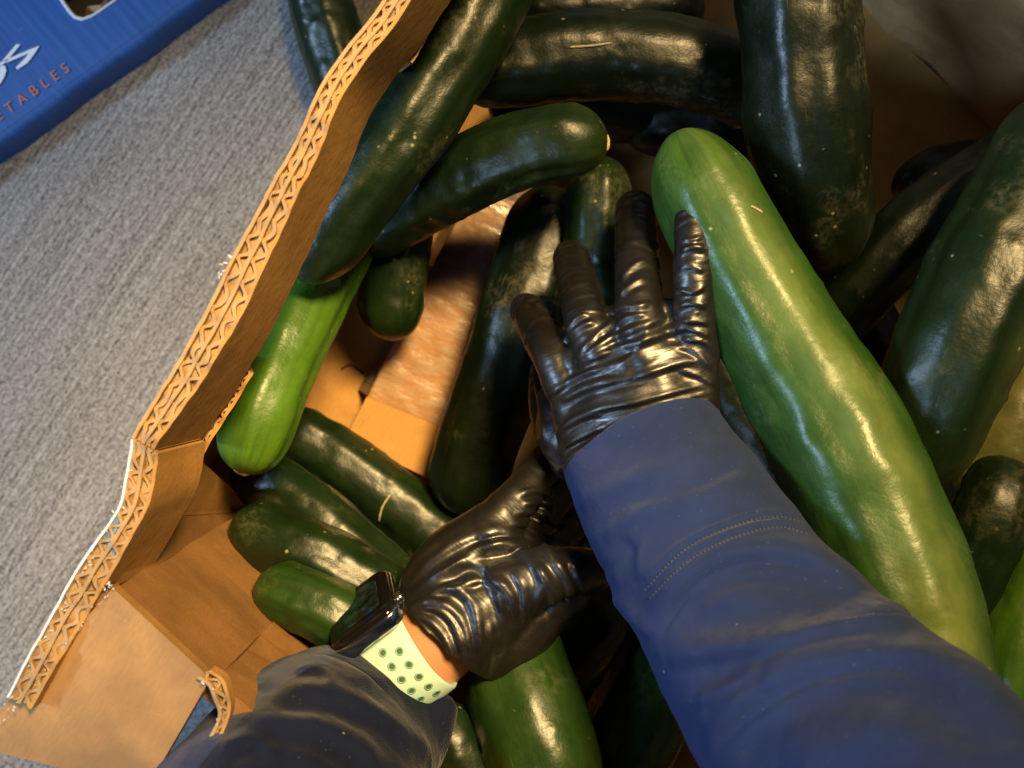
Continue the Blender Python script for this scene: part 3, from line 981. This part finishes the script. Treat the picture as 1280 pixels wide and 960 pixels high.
def creases(co, no, curves, facing=-0.05):
    """fold displacement: each curve = (points (x, y), amplitude, width) in millimetres across the cloth; asymmetric ridge profile"""
    px = np.stack([co[:, 0] / (CZ - co[:, 2]) * F + 640, 480 - co[:, 1] / (CZ - co[:, 2]) * F], 1)
    mm = F / (CZ - co[:, 2]) / 1000.0            # pixels per millimetre at that depth
    out = np.zeros(len(co))
    wt = np.clip((no[:, 2] - facing) / 0.3, 0, 1)
    for pts, amp, wid in curves:
        L = catmull(np.array(pts, float), 26)
        lo, hi = L.min(0) - 40, L.max(0) + 40
        sel = np.where((px[:, 0] > lo[0]) & (px[:, 0] < hi[0]) & (px[:, 1] > lo[1]) & (px[:, 1] < hi[1]) & (wt > 0))[0]
        if not len(sel):
            continue
        best = np.full(len(sel), 1e9); sgn = np.zeros(len(sel)); tt = np.zeros(len(sel))
        p = px[sel]
        for i in range(25):
            a, b = L[i], L[i + 1]
            ab = b - a
            t = np.clip(((p - a) @ ab) / (ab @ ab), 0, 1)
            q = a + t[:, None] * ab - p
            d = np.hypot(q[:, 0], q[:, 1])
            m_ = d < best
            best[m_] = d[m_]; tt[m_] = (i + t[m_]) / 25
            sgn[m_] = np.sign(ab[0] * q[m_, 1] - ab[1] * q[m_, 0])
        dm = best / mm[sel] * sgn                # signed millimetres
        w_ = np.where(dm > 0, wid, wid * 0.55)   # steeper on one side
        fade = np.clip(np.minimum(tt, 1 - tt) / 0.22, 0, 1)
        fade = fade * fade * (3 - 2 * fade)
        prof = np.exp(-(dm / wid) ** 2) if amp < 0 else np.exp(-(dm / w_) ** 2) - 0.45 * np.exp(-((dm + wid * 1.3) / (wid * 0.8)) ** 2)
        out[sel] += amp * 0.001 * prof * fade * wt[sel]
    return out


def finger_rings(co, chains, seed, amp=1.0, dens=1.0):
    """crosswise gather wrinkles round each finger"""
    r = np.random.RandomState(seed)
    out = np.zeros(len(co))
    bestd = np.full(len(co), 1e9)
    data = []
    for (Cc, rr, T, Uv, Sv) in chains:
        L = np.concatenate([[0], np.cumsum(np.linalg.norm(np.diff(Cc, axis=0), axis=1))])
        d = np.linalg.norm(co[:, None, :] - Cc[None], axis=2) / rr[None]
        i = d.argmin(1); dmin = d[np.arange(len(co)), i]
        rel = co - Cc[i]
        s = L[i] + (rel * T[i]).sum(1)
        a = np.arctan2((rel * Sv[i]).sum(1), (rel * Uv[i]).sum(1))
        data.append((dmin, s, a, L[-1], rr[i]))
    D = np.stack([d[0] for d in data]); own = D.argmin(0)
    for k, (dmin, s, a, tot, rad) in enumerate(data):
        sel = np.where((own == k) & (dmin < 1.5))[0]
        if not len(sel): continue
        n = int(tot / 0.0042 * dens)
        val = np.zeros(len(sel))
        for q in range(n):
            s0 = r.uniform(-0.002, tot); w_ = r.uniform(0.0011, 0.0026); a0 = r.uniform(-1.6, 1.6)
            span = r.uniform(0.6, 1.6); tilt = r.normal(0, 0.0035); cur = r.normal(0, 0.002)
            da = (a[sel] - a0 + math.pi) % (2 * math.pi) - math.pi
            ds = s[sel] - s0 - tilt * da - cur * da * da
            side = np.where(ds > 0, w_, w_ * 0.6)
            val += r.uniform(0.35, 1.0) * (np.exp(-(ds / side) ** 2) - 0.4 * np.exp(-((ds + w_ * 1.5) / w_) ** 2)) * np.exp(-(da / span) ** 2)
        edge = np.clip((1.5 - dmin[sel]) / 0.3, 0, 1) * np.clip(s[sel] / 0.012, 0, 1)
        out[sel] += val * 0.0011 * amp * edge
    return out


def put(me, co):
    me.vertices.foreach_set('co', co.ravel()); me.update()


def px2m(px, d): return px * d / F

# ---- right glove: back of the hand towards the lens, four fingers up, thumb tucked under the left side
bm = bmesh.new()
def CH(pts, rad, flat=1.0, **k):
    return chain_mesh(bm, [W(*p) for p in pts], [px2m(r, p[2]) for r, p in zip(rad, pts)], flat, **k)
r_f = []
r_f.append(CH([(872, 440, .528), (868, 385, .520), (867, 312, .518), (864, 250, .526)], [30, 27, 25, 20]))
r_f.append(CH([(806, 450, .526), (799, 388, .530), (796, 320, .560), (794, 262, .592)], [32, 30, 28, 25]))
r_f.append(CH([(752, 460, .534), (733, 402, .540), (722, 356, .568), (714, 322, .598)], [31, 28, 26, 23]))
r_f.append(CH([(708, 480, .545), (692, 446, .550), (674, 414, .572), (659, 388, .598)], [30, 27, 25, 22]))
r_f.append(CH([(715, 575, .570), (692, 535, .580), (682, 500, .590), (680, 465, .605)], [28, 26, 22, 18]))
CH([(745, 412, .545), (722, 428, .549), (700, 450, .553)], [20, 23, 22])
CH([(792, 396, .536), (768, 402, .541), (744, 416, .545)], [20, 21, 21])
CH([(862, 392, .527), (834, 392, .531), (806, 398, .535)], [19, 19, 20])
# palm: metacarpal rays and filler
CH([(840, 590, .540), (862, 510, .530), (872, 420, .524)], [50, 38, 25], .8)
CH([(812, 590, .536), (822, 500, .527), (808, 430, .524)], [52, 44, 30], .8)
CH([(780, 590, .540), (775, 500, .532), (756, 446, .530)], [52, 44, 30], .8)
CH([(755, 590, .548), (732, 520, .545), (708, 470, .545)], [50, 42, 28], .8)
CH([(842, 680, .512), (822, 620, .526), (802, 560, .538)], [52, 66, 82], .62)
CH([(868, 425, .527), (812, 418, .530), (758, 428, .535), (712, 460, .545)], [24, 27, 27, 24])
CH([(866, 455, .527), (812, 452, .527), (765, 465, .532), (722, 495, .543)], [32, 36, 36, 32], .9)
CH([(862, 490, .530), (812, 492, .528), (768, 508, .533), (730, 535, .543)], [36, 42, 42, 36], .9)
CH([(745, 578, .558), (708, 545, .570), (700, 500, .575)], [34, 36, 28])
CH([(850, 520, .56), (840, 450, .555), (770, 440, .56), (730, 500, .57)], [38, 34, 34, 36])
me = fuse(bm)
co, no = co_no(me)
co_keep = co.copy()
right_folds = [
    ([(690, 600), (715, 572), (760, 545), (830, 518), (902, 498)], 2.2, 2.0),
    ([(688, 585), (715, 552), (770, 527), (850, 500), (898, 488)], 1.6, 1.6),
    ([(682, 560), (710, 530), (750, 512), (800, 502), (860, 486), (895, 478)], 1.7, 1.7),
    ([(684, 520), (705, 500), (745, 482), (800, 470), (860, 452), (893, 456)], 1.7, 1.9),
    ([(680, 500), (700, 485), (730, 468), (765, 458)], 1.5, 1.5),
    ([(690, 478), (740, 448), (800, 428), (850, 410), (882, 396)], 1.6, 2.0),
    ([(700, 462), (760, 426), (815, 404), (850, 388)], 1.5, 1.9),
    ([(720, 445), (755, 412), (775, 398)], 1.1, 1.5),
    ([(850, 425), (880, 428), (895, 448)], 1.4, 1.3),
    ([(842, 432), (868, 440), (892, 466)], 1.2, 1.2),
    ([(845, 412), (870, 414), (890, 424)], 1.2, 1.2),
    ([(852, 400), (872, 402), (888, 406)], 1.1, 1.1),
    ([(846, 462), (872, 470), (896, 484)], 1.1, 1.2),
    ([(812, 402), (800, 432), (770, 462)], 0.9, 2.2),
    ([(700, 560), (735, 545), (780, 530)], 1.2, 1.3),
    ([(720, 580), (770, 552), (812, 540)], 1.2, 1.3),
    ([(700, 540), (730, 524), (760, 518)], 1.0, 1.0),
    ([(668, 470), (676, 510), (682, 560)], 1.4, 1.6),
    ([(675, 560), (690, 575), (706, 600)], 1.3, 1.4),
    ([(758, 400), (775, 385), (800, 384), (815, 376)], 1.4, 1.5),
    ([(764, 416), (784, 398), (812, 392)], 1.2, 1.4),
    ([(700, 432), (724, 410), (748, 402)], 1.3, 1.5),
    ([(705, 420), (722, 398), (738, 392)], 1.1, 1.2),
    ([(845, 385), (866, 380), (886, 384)], 1.3, 1.3),
    ([(842, 362), (864, 366), (884, 358)], 1.3, 1.2),
    ([(846, 340), (862, 334), (882, 340)], 1.4, 1.2),
    ([(850, 316), (866, 310), (882, 312)], 1.6, 1.3),
    ([(852, 300), (868, 300), (880, 296)], 1.1, 1.0),
    ([(775, 352), (792, 334), (812, 326)], 1.6, 1.4),
    ([(772, 372), (790, 356), (810, 348)], 1.3, 1.3),
]
right_folds = [(p_, a_ * 0.92, w_ * 1.25) for p_, a_, w_ in right_folds]
d = creases(co, no, right_folds)
d += finger_rings(co, r_f, 5, amp=0.60, dens=0.65)
fine = VNoise(11, 0.016)(co * np.array([1, 1.6, 1])) * 0.00022
co = co + no * (d + fine)[:, None]
put(me, co)
link('glove', me, M['black_nitrile'], person)['label'] = 'wrinkled black glove on the right hand'

# ---- left glove: thumb side up, fingers reaching under the right hand
bm = bmesh.new()
l_f = []
l_f.append(CH([(610, 668, .560), (648, 622, .570), (682, 580, .590), (708, 540, .615)], [34, 25, 21, 17]))       # index
l_f.append(CH([(628, 690, .575), (676, 640, .600), (710, 600, .620), (735, 560, .640)], [34, 25, 22, 18]))       # middle
l_f.append(CH([(640, 720, .590), (690, 680, .620), (725, 640, .640), (748, 600, .652)], [32, 24, 21, 17]))       # ring
l_f.append(CH([(640, 750, .600), (690, 720, .635), (725, 690, .650), (745, 660, .660)], [28, 21, 19, 15]))       # little
l_f.append(CH([(640, 735, .548), (692, 716, .545), (740, 714, .556), (790, 722, .575)], [44, 33, 27, 20]))       # thumb
CH([(520, 822, .560), (560, 770, .556), (618, 690, .560)], [62, 62, 40])
CH([(530, 830, .562), (575, 790, .556), (640, 730, .555)], [60, 66, 48])
CH([(545, 815, .575), (600, 750, .580), (640, 720, .590)], [62, 62, 40])
CH([(560, 840, .570), (615, 800, .566), (668, 760, .565), (705, 740, .562)], [42, 58, 46, 32])
CH([(528, 770, .565), (560, 710, .560), (612, 660, .562)], [40, 44, 32])
CH([(470, 880, .56), (500, 850, .56), (540, 810, .560)], [62, 62, 62])
CH([(640, 640, .578), (668, 604, .585), (676, 640, .585)], [18, 14, 18])
me = fuse(bm)
co, no = co_no(me)
left_folds = [
    ([(498, 748), (540, 700), (590, 672), (650, 662), (680, 668)], 1.3, 2.4),
    ([(500, 755), (548, 718), (606, 690), (660, 684), (690, 700), (700, 735)], 1.8, 2.6),
    ([(560, 700), (615, 682), (655, 690), (676, 722), (672, 770)], 1.8, 2.3),
    ([(530, 740), (580, 705), (612, 715), (626, 750), (630, 800)], 1.8, 2.2),
    ([(520, 752), (560, 735), (588, 752), (598, 792), (600, 845)], 1.8, 2.0),
    ([(512, 760), (548, 762), (572, 790), (584, 850)], 1.7, 1.6),
    ([(508, 768), (536, 776), (560, 806), (572, 852)], 1.5, 1.3),
    ([(505, 760), (545, 752), (580, 782), (592, 856)], 1.4, 1.3),
    ([(620, 720), (640, 752), (640, 800)], 1.6, 1.8),
    ([(640, 712), (655, 742), (650, 790)], 1.5, 1.5),
    ([(668, 705), (690, 740), (690, 775)], 1.7, 1.9),
    ([(690, 700), (708, 725), (712, 752)], 1.5, 1.5),
    ([(712, 700), (722, 722), (736, 744)], 1.6, 1.4),
    ([(730, 698), (742, 716), (752, 738)], 1.4, 1.2),
    ([(646, 620), (672, 614), (694, 622)], 1.5, 1.3),
    ([(650, 632), (676, 628), (698, 640)], 1.6, 1.3),
    ([(640, 642), (672, 642), (700, 660)], 1.5, 1.3),
    ([(630, 655), (668, 658), (700, 682)], 1.5, 1.4),
    ([(620, 668), (660, 672), (694, 698)], 1.2, 1.4),
    ([(600, 690), (640, 676), (676, 684)], 1.0, 1.3),
    ([(560, 740), (600, 726), (640, 736)], 0.9, 1.5),
    ([(536, 790), (552, 820), (560, 858)], 1.2, 1.0),
    ([(610, 770), (612, 805), (606, 850)], 1.0, 1.5),
    ([(500, 742), (516, 706), (556, 672)], 0.9, 1.6),
]
left_folds = [(p_, a_ * 1.0, w_ * 1.5) for p_, a_, w_ in left_folds if w_ > 1.25]
d = creases(co, no, left_folds)
d += finger_rings(co, l_f, 8, amp=0.5, dens=0.7)
d += VNoise(12, 0.016)(co * np.array([1, 1.6, 1])) * 0.00022
co = co + no * d[:, None]
# the glove ends at the wrist, short of the watch strap
wax = Vector((0.68, 0.733, 0)).normalized()
wc = W(520, 800, .56)
put(me, co)
bm = bmesh.new(); bm.from_mesh(me)
cutp = W(557, 793, .555)
bmesh.ops.bisect_plane(bm, geom=list(bm.verts) + list(bm.edges) + list(bm.faces), plane_co=cutp, plane_no=-wax, clear_outer=True)
bm.to_mesh(me); bm.free()
lg = link('glove', me, M['black_nitrile_left'], person)
lg['label'] = 'glossy black glove on the left hand, thumb side up'
md = lg.modifiers.new('thickness', 'SOLIDIFY'); md.thickness = 0.0006; md.offset = 1

# bare wrist between glove and strap
bm = bmesh.new()
CH([(430, 915, .56), (480, 862, .56), (530, 810, .56), (565, 775, .56)], [58, 58, 59, 60])
me = bpy.data.meshes.new('forearm'); bmesh.ops.recalc_face_normals(bm, faces=bm.faces); bm.to_mesh(me); bm.free()
link('forearm', me, M['skin'], person)['label'] = 'strip of bare skin at the left wrist'


# ---- sleeves
def sleeve(name, st, folds, mat, seed, flat=0.85, label=None, nring=260, nseg=220, cuff_in=True, extra=None):
    """st: stations (x, y, depth, half width in px) from the cuff up the arm"""
    P = np.array([(*W(x, y, d_), px2m(h, d_)) for x, y, d_, h in st])
    Q = catmull(P, nring)
    Cc, rr = Q[:, :3], Q[:, 3]
    T, Uv, Sv = frames(Cc)
    ang = np.linspace(0, 2 * math.pi, nseg, endpoint=False)
    dirs = Uv[:, None, :] * np.cos(ang)[None, :, None] * flat + Sv[:, None, :] * np.sin(ang)[None, :, None]
    V = Cc[:, None, :] + dirs * rr[:, None, None]
    rings = [V[i] for i in range(nring)]
    if cuff_in:                                  # turned-in hem with real thickness
        hem = []
        for k, (s_, back_) in enumerate(((0.90, 0.012), (0.955, 0.003), (0.965, 0.0006), (0.985, -0.0006))):
            hem.append(Cc[0] + T[0] * back_ + dirs[0] * rr[0] * s_)
        rings = hem + rings
    Vv = np.array(rings).reshape(-1, 3)
    n = len(rings)
    fs = grid_faces(n, nseg)
    me = mesh(name, Vv, fs)
    bm = bmesh.new(); bm.from_mesh(me); bmesh.ops.recalc_face_normals(bm, faces=bm.faces); bm.to_mesh(me); bm.free()
    co, no = co_no(me)
    if np.mean((no * (co - np.repeat(np.vstack([np.repeat(Cc[:1], n - nring, 0), Cc]), nseg, 0))).sum(1)) < 0:
        me.flip_normals(); co, no = co_no(me)
    d = creases(co, no, folds, facing=-0.3) * 1.25
    d += VNoise(seed, 0.035)(co) * 0.0010 + VNoise(seed + 1, 0.012)(co) * 0.0002
    co = co + no * d[:, None]
    put(me, co)
    o = link(name, me, mat, person)
    if label: o['label'] = label
    return o


right_sleeve_folds = [
    ([(700, 640), (760, 612), (840, 586), (925, 540)], 1.2, 6),
    ([(735, 690), (800, 640), (880, 625), (950, 590)], 1.6, 7),
    ([(800, 730), (850, 682), (905, 655), (965, 640), (1005, 648)], 0.9, 1.6),
    ([(808, 742), (856, 696), (910, 668), (968, 652), (1010, 660)], 0.9, 1.6),
    ([(812, 800), (838, 745), (890, 705), (970, 692), (1050, 722), (1120, 775)], 3.6, 8),
    ([(850, 790), (900, 752), (980, 742), (1060, 762)], 1.6, 6),
    ([(815, 836), (880, 818), (960, 812), (1050, 786), (1130, 776), (1180, 800)], 3.8, 8),
    ([(870, 960), (895, 912), (945, 868), (1020, 832), (1110, 822), (1200, 850), (1290, 915)], 5.0, 9),
    ([(868, 880), (910, 862), (960, 838)], 1.6, 4),
    ([(980, 980), (1060, 930), (1160, 910)], 1.6, 9),
    ([(760, 740), (790, 770), (820, 800)], 1.4, 4),
    ([(780, 660), (800, 690), (800, 730)], 1.0, 5),
    ([(818, 812), (846, 756), (896, 716), (972, 702), (1046, 730)], -1.8, 1.6),
    ([(822, 848), (890, 830), (965, 823), (1050, 798), (1126, 788)], -1.6, 2.4),
    ([(884, 962), (908, 920), (955, 880), (1025, 845), (1110, 834), (1195, 862)], -2.6, 1.8),
    ([(735, 668), (790, 630), (850, 615)], -0.9, 3.2),
    ([(850, 612), (890, 600), (930, 575)], -0.8, 3.2),
    ([(742, 720), (775, 700), (805, 668)], -0.9, 3.0),
    ([(905, 756), (950, 742), (1010, 748)], -0.9, 3.0),
]
rs = sleeve('sleeve', [(803, 558, .532, 105), (828, 606, .520, 112), (866, 668, .502, 122), (924, 760, .478, 132), (990, 856, .448, 150), (1070, 950, .415, 180), (1160, 1055, .38, 215), (1260, 1160, .35, 250)],
            right_sleeve_folds, M['navy'], 61, label='navy blue right sleeve, stitched seam above the cuff')
# stitch marks along the forearm seam, lying on the cloth
dg = bpy.context.evaluated_depsgraph_get()
dg.update()


def drop(px, py):
    """where the line of sight through (px, py) meets the sleeve cloth"""
    o_ = Vector((0, 0, CZ)); d_ = (W(px, py, 0.5) - o_).normalized()
    ok, loc, nor, idx = rs.ray_cast(rs.matrix_world.inverted() @ o_, d_)
    return (rs.matrix_world @ loc, nor) if ok else (None, None)


for row in ([(806, 738), (854, 689), (908, 661), (966, 646), (1006, 654)], [(812, 748), (860, 702), (914, 674), (970, 659), (1010, 668)]):
    Lr = catmull(row, 44)
    V, fs = [], []
    for i in range(0, 43):
        for a, b in ((Lr[i], Lr[i] * 0.42 + Lr[i + 1] * 0.58),):
            pa, na = drop(*a); pb, nb_ = drop(*b)
            if pa is None or pb is None: continue
            t = (pb - pa)
            if t.length > 0.008 or t.length < 1e-5: continue
            s_ = t.normalized().cross(na) * 0.00045
            k = len(V)
            up = na * 0.0005
            V += [pa - s_ , pa + s_, pb + s_, pb - s_, pa - s_ * .5 + up, pa + s_ * .5 + up, pb + s_ * .5 + up, pb - s_ * .5 + up]
            fs += [(k + 4, k + 5, k + 6, k + 7)] + [(k + j, k + (j + 1) % 4, k + 4 + (j + 1) % 4, k + 4 + j) for j in range(4)]
    st_ = link('stitching', mesh('stitching', V, fs), M['thread'], rs, smooth=False)

left_sleeve_folds = [
    ([(362, 842), (395, 836), (410, 850), (408, 868)], 1.0, 3),
    ([(330, 868), (400, 866), (470, 892), (530, 940), (552, 975)], 2.2, 5.5),
    ([(300, 905), (380, 905), (440, 930), (490, 975)], 2.0, 5.5),
    ([(420, 850), (500, 850), (560, 885)], 1.0, 6),
    ([(270, 940), (320, 925), (350, 950)], 1.5, 4),
]
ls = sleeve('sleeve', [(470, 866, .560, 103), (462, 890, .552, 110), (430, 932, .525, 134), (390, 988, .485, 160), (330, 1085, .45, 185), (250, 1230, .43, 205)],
       left_sleeve_folds, M['navy_shaded'], 71, flat=0.74, label='navy left sleeve, shade painted into its cloth colour, pushed back behind the watch')

ls.data.materials.append(M['navy'])  # plain navy faces paint in the daylit side of this sleeve
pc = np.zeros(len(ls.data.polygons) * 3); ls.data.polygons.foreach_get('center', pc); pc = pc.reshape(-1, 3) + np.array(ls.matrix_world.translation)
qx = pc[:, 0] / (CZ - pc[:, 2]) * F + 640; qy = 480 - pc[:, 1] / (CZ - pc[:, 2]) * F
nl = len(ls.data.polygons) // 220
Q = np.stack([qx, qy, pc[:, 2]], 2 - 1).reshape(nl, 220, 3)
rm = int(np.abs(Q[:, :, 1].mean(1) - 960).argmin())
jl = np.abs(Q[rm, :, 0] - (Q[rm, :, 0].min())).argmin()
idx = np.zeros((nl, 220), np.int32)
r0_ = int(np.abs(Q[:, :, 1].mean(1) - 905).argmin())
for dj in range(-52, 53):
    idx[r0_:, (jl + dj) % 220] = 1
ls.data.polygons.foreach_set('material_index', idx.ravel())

# ---- wristwatch
watch = empty('smartwatch', W(480, 800, .545))
tag(watch, 'square smartwatch with a mint green sport strap on the left wrist', 'watch')
wf = Vector((0.80, 0.60, 0.02)).normalized()                   # along the arm
wb = Vector((-0.56, 0.74, 0.36)); wb = (wb - wf * wb.dot(wf)).normalized()   # out of the watch face
wt_ = wf.cross(wb).normalized()
if wt_.z < 0: wt_ = -wt_
wo = W(505, 820, .552)                                          # wrist axis under the strap
ra, rb = 0.0262, 0.0262
na_, nw_ = 96, 7
V = []
for i in range(na_):
    a = 2 * math.pi * i / na_
    n_ = wb * math.cos(a) + wt_ * math.sin(a)
    c_ = wo + wb * math.cos(a) * ra + wt_ * math.sin(a) * rb
    taper = 0.0132 + 0.0016 * max(0.0, math.cos(a))
    for (w_, h) in ((-1, -0.0005), (-1, 0.0008), (-0.9, 0.0016), (0, 0.0019), (0.9, 0.0016), (1, 0.0008), (1, -0.0005)):
        V.append(c_ + wf * taper * w_ + n_ * h)
fs = []
for i in range(na_):
    k = (i + 1) % na_
    for j in range(nw_):
        l_ = (j + 1) % nw_
        fs.append((i * nw_ + j, i * nw_ + l_, k * nw_ + l_, k * nw_ + j))
me = mesh('strap', V, fs)
bm = bmesh.new(); bm.from_mesh(me); bmesh.ops.recalc_face_normals(bm, faces=bm.faces); bm.to_mesh(me); bm.free()
strap = link('strap', me, M['mint'], watch)
# perforations in two staggered rows, each a dark hole with a green ring
for k in range(5):
    for row in (-1, 1):
        a = R(46 + k * 16 + (8.5 if row > 0 else 0))
        n_ = wb * math.cos(a) + wt_ * math.sin(a)
        tng = (-wb * math.sin(a) + wt_ * math.cos(a))
        c_ = wo + wb * math.cos(a) * ra + wt_ * math.sin(a) * rb + wf * (0.0028 + 0.0036 * row) + n_ * 0.0018
        V = []
        for (q, h) in ((1.0, 0.0), (0.85, 0.00045), (0.62, 0.0003), (0.55, 0.0001)):
            for j in range(16):
                b_ = j / 16 * 6.283
                V.append(c_ + (tng * math.cos(b_) + wf * math.sin(b_)) * 0.0023 * q + n_ * h)
        ho = link('hole_ring', mesh('hole_ring', V, grid_faces(4, 16)), M['mint_dark'], strap)
        V = [c_ + (tng * math.cos(j / 12 * 6.283) + wf * math.sin(j / 12 * 6.283)) * 0.00135 + n_ * 0.0003 for j in range(12)]
        link('hole', mesh('hole', V, [tuple(range(12))]), M['hole_dark'], strap, smooth=False)


def rounded_slab(name, ctr, X, Y, Z, hx_, hy_, prof, rad, mat, parent):
    """rounded rectangle swept through (inset, height) profile"""
    V = []
    m_ = 40
    for ins, h in prof:
        for j in range(m_):
            a = 2 * math.pi * (j + 0.5) / m_
            ca, sa = math.cos(a), math.sin(a)
            sx, sy = (1 if ca > 0 else -1), (1 if sa > 0 else -1)
            r_ = max(rad - ins, 0.0004)
            V.append(ctr + X * (sx * (hx_ - rad) + r_ * ca) + Y * (sy * (hy_ - rad) + r_ * sa) + Z * h)
    fs = grid_faces(len(prof), m_)
    fs.append(tuple(range(m_))[::-1]); fs.append(tuple(range((len(prof) - 1) * m_, len(prof) * m_)))
    me = mesh(name, V, fs)
    bm = bmesh.new(); bm.from_mesh(me); bmesh.ops.recalc_face_normals(bm, faces=bm.faces); bm.to_mesh(me); bm.free()
    return link(name, me, mat, parent)


wctr = wo + wb * (ra + 0.0005)
case = rounded_slab('case', wctr, wf, wt_, wb, 0.0195, 0.0225, [(0.0035, -0.0005), (0.0008, 0.0005), (0, 0.002), (0, 0.0068), (0.0006, 0.0082)], 0.0085, M['steel'], watch)
glass = rounded_slab('glass', wctr, wf, wt_, wb, 0.0190, 0.0220, [(0.0, 0.0078), (0.0002, 0.0088), (0.0012, 0.0100), (0.0030, 0.0108), (0.006, 0.0111)], 0.0082, M['black_glass'], watch)
rounded_slab('display_reflection', wctr, wf, wt_, wb, 0.0120, 0.0142, [(0.0, 0.01112), (0.0002, 0.01122)], 0.004, M['display_reflection'], glass)
V = []
cc = wctr + wf * 0.0195 + wb * 0.0045 + wt_ * 0.007
for (q, h) in ((0.0, 0.0024), (0.8, 0.0024), (1.0, 0.0018), (1.0, 0.0)):
    for j in range(18):
        a = j / 18 * 6.283
        V.append(cc + wf * (h - 0.0002) + (wb * math.cos(a) + wt_ * math.sin(a)) * 0.0029 * q)
link('crown', mesh('crown', V, grid_faces(4, 18)), M['steel'], case)


# ------------------------------------------------------------------ straw bits
def twig(label, pts, r, mat=None):
    P = catmull([tuple(W(*p)) for p in pts], 14)
    dgr = bpy.context.evaluated_depsgraph_get()
    for i in range(14):
        d_ = (Vector(P[i]) - Vector((0, 0, CZ))).normalized()
        ok, loc, nor, _, _, _ = scene.ray_cast(dgr, Vector((0, 0, CZ)), d_)
        if ok:
            P[i] = loc + nor * r * 0.8
    P[1:-1] = (P[:-2] + P[1:-1] * 2 + P[2:]) / 4
    T, Uv, Sv = frames(P)
    V = []
    for i in range(14):
        q = r * (1 if 0 < i < 13 else 0.5) * (1 + 0.2 * math.sin(i * 2.1))
        for j in range(6):
            a = j / 6 * 6.283
            V.append(P[i] + Uv[i] * math.cos(a) * q + Sv[i] * math.sin(a) * q)
    o = link('straw_bit', mesh('straw_bit', V - P[7], grid_faces(14, 6) + [(5, 4, 3, 2, 1, 0), tuple(range(78, 84))]), mat or M['straw'])
    o.location = P[7]
    tag(o, label, 'straw')
    return o


twig('short pale straw bit on the dark cucumber lying across the top', [(712, 59, .570), (740, 57, .569), (764, 54, .570)], 0.0006)
twig('tiny yellow straw bit on the upper end of the very large green cucumber', [(938, 258, .4985), (946, 262, .4985), (952, 266, .499)], 0.00055)
twig('forked yellow straw bit on the dark cucumber below the taped flap', [(488, 618, .652), (478, 634, .651), (474, 652, .651)], 0.0006)
twig('thin dark fibre curled on the bare cardboard floor', [(426, 462, .733), (438, 456, .731), (450, 464, .732), (462, 473, .733)], 0.0006, M['dark_fibre'])
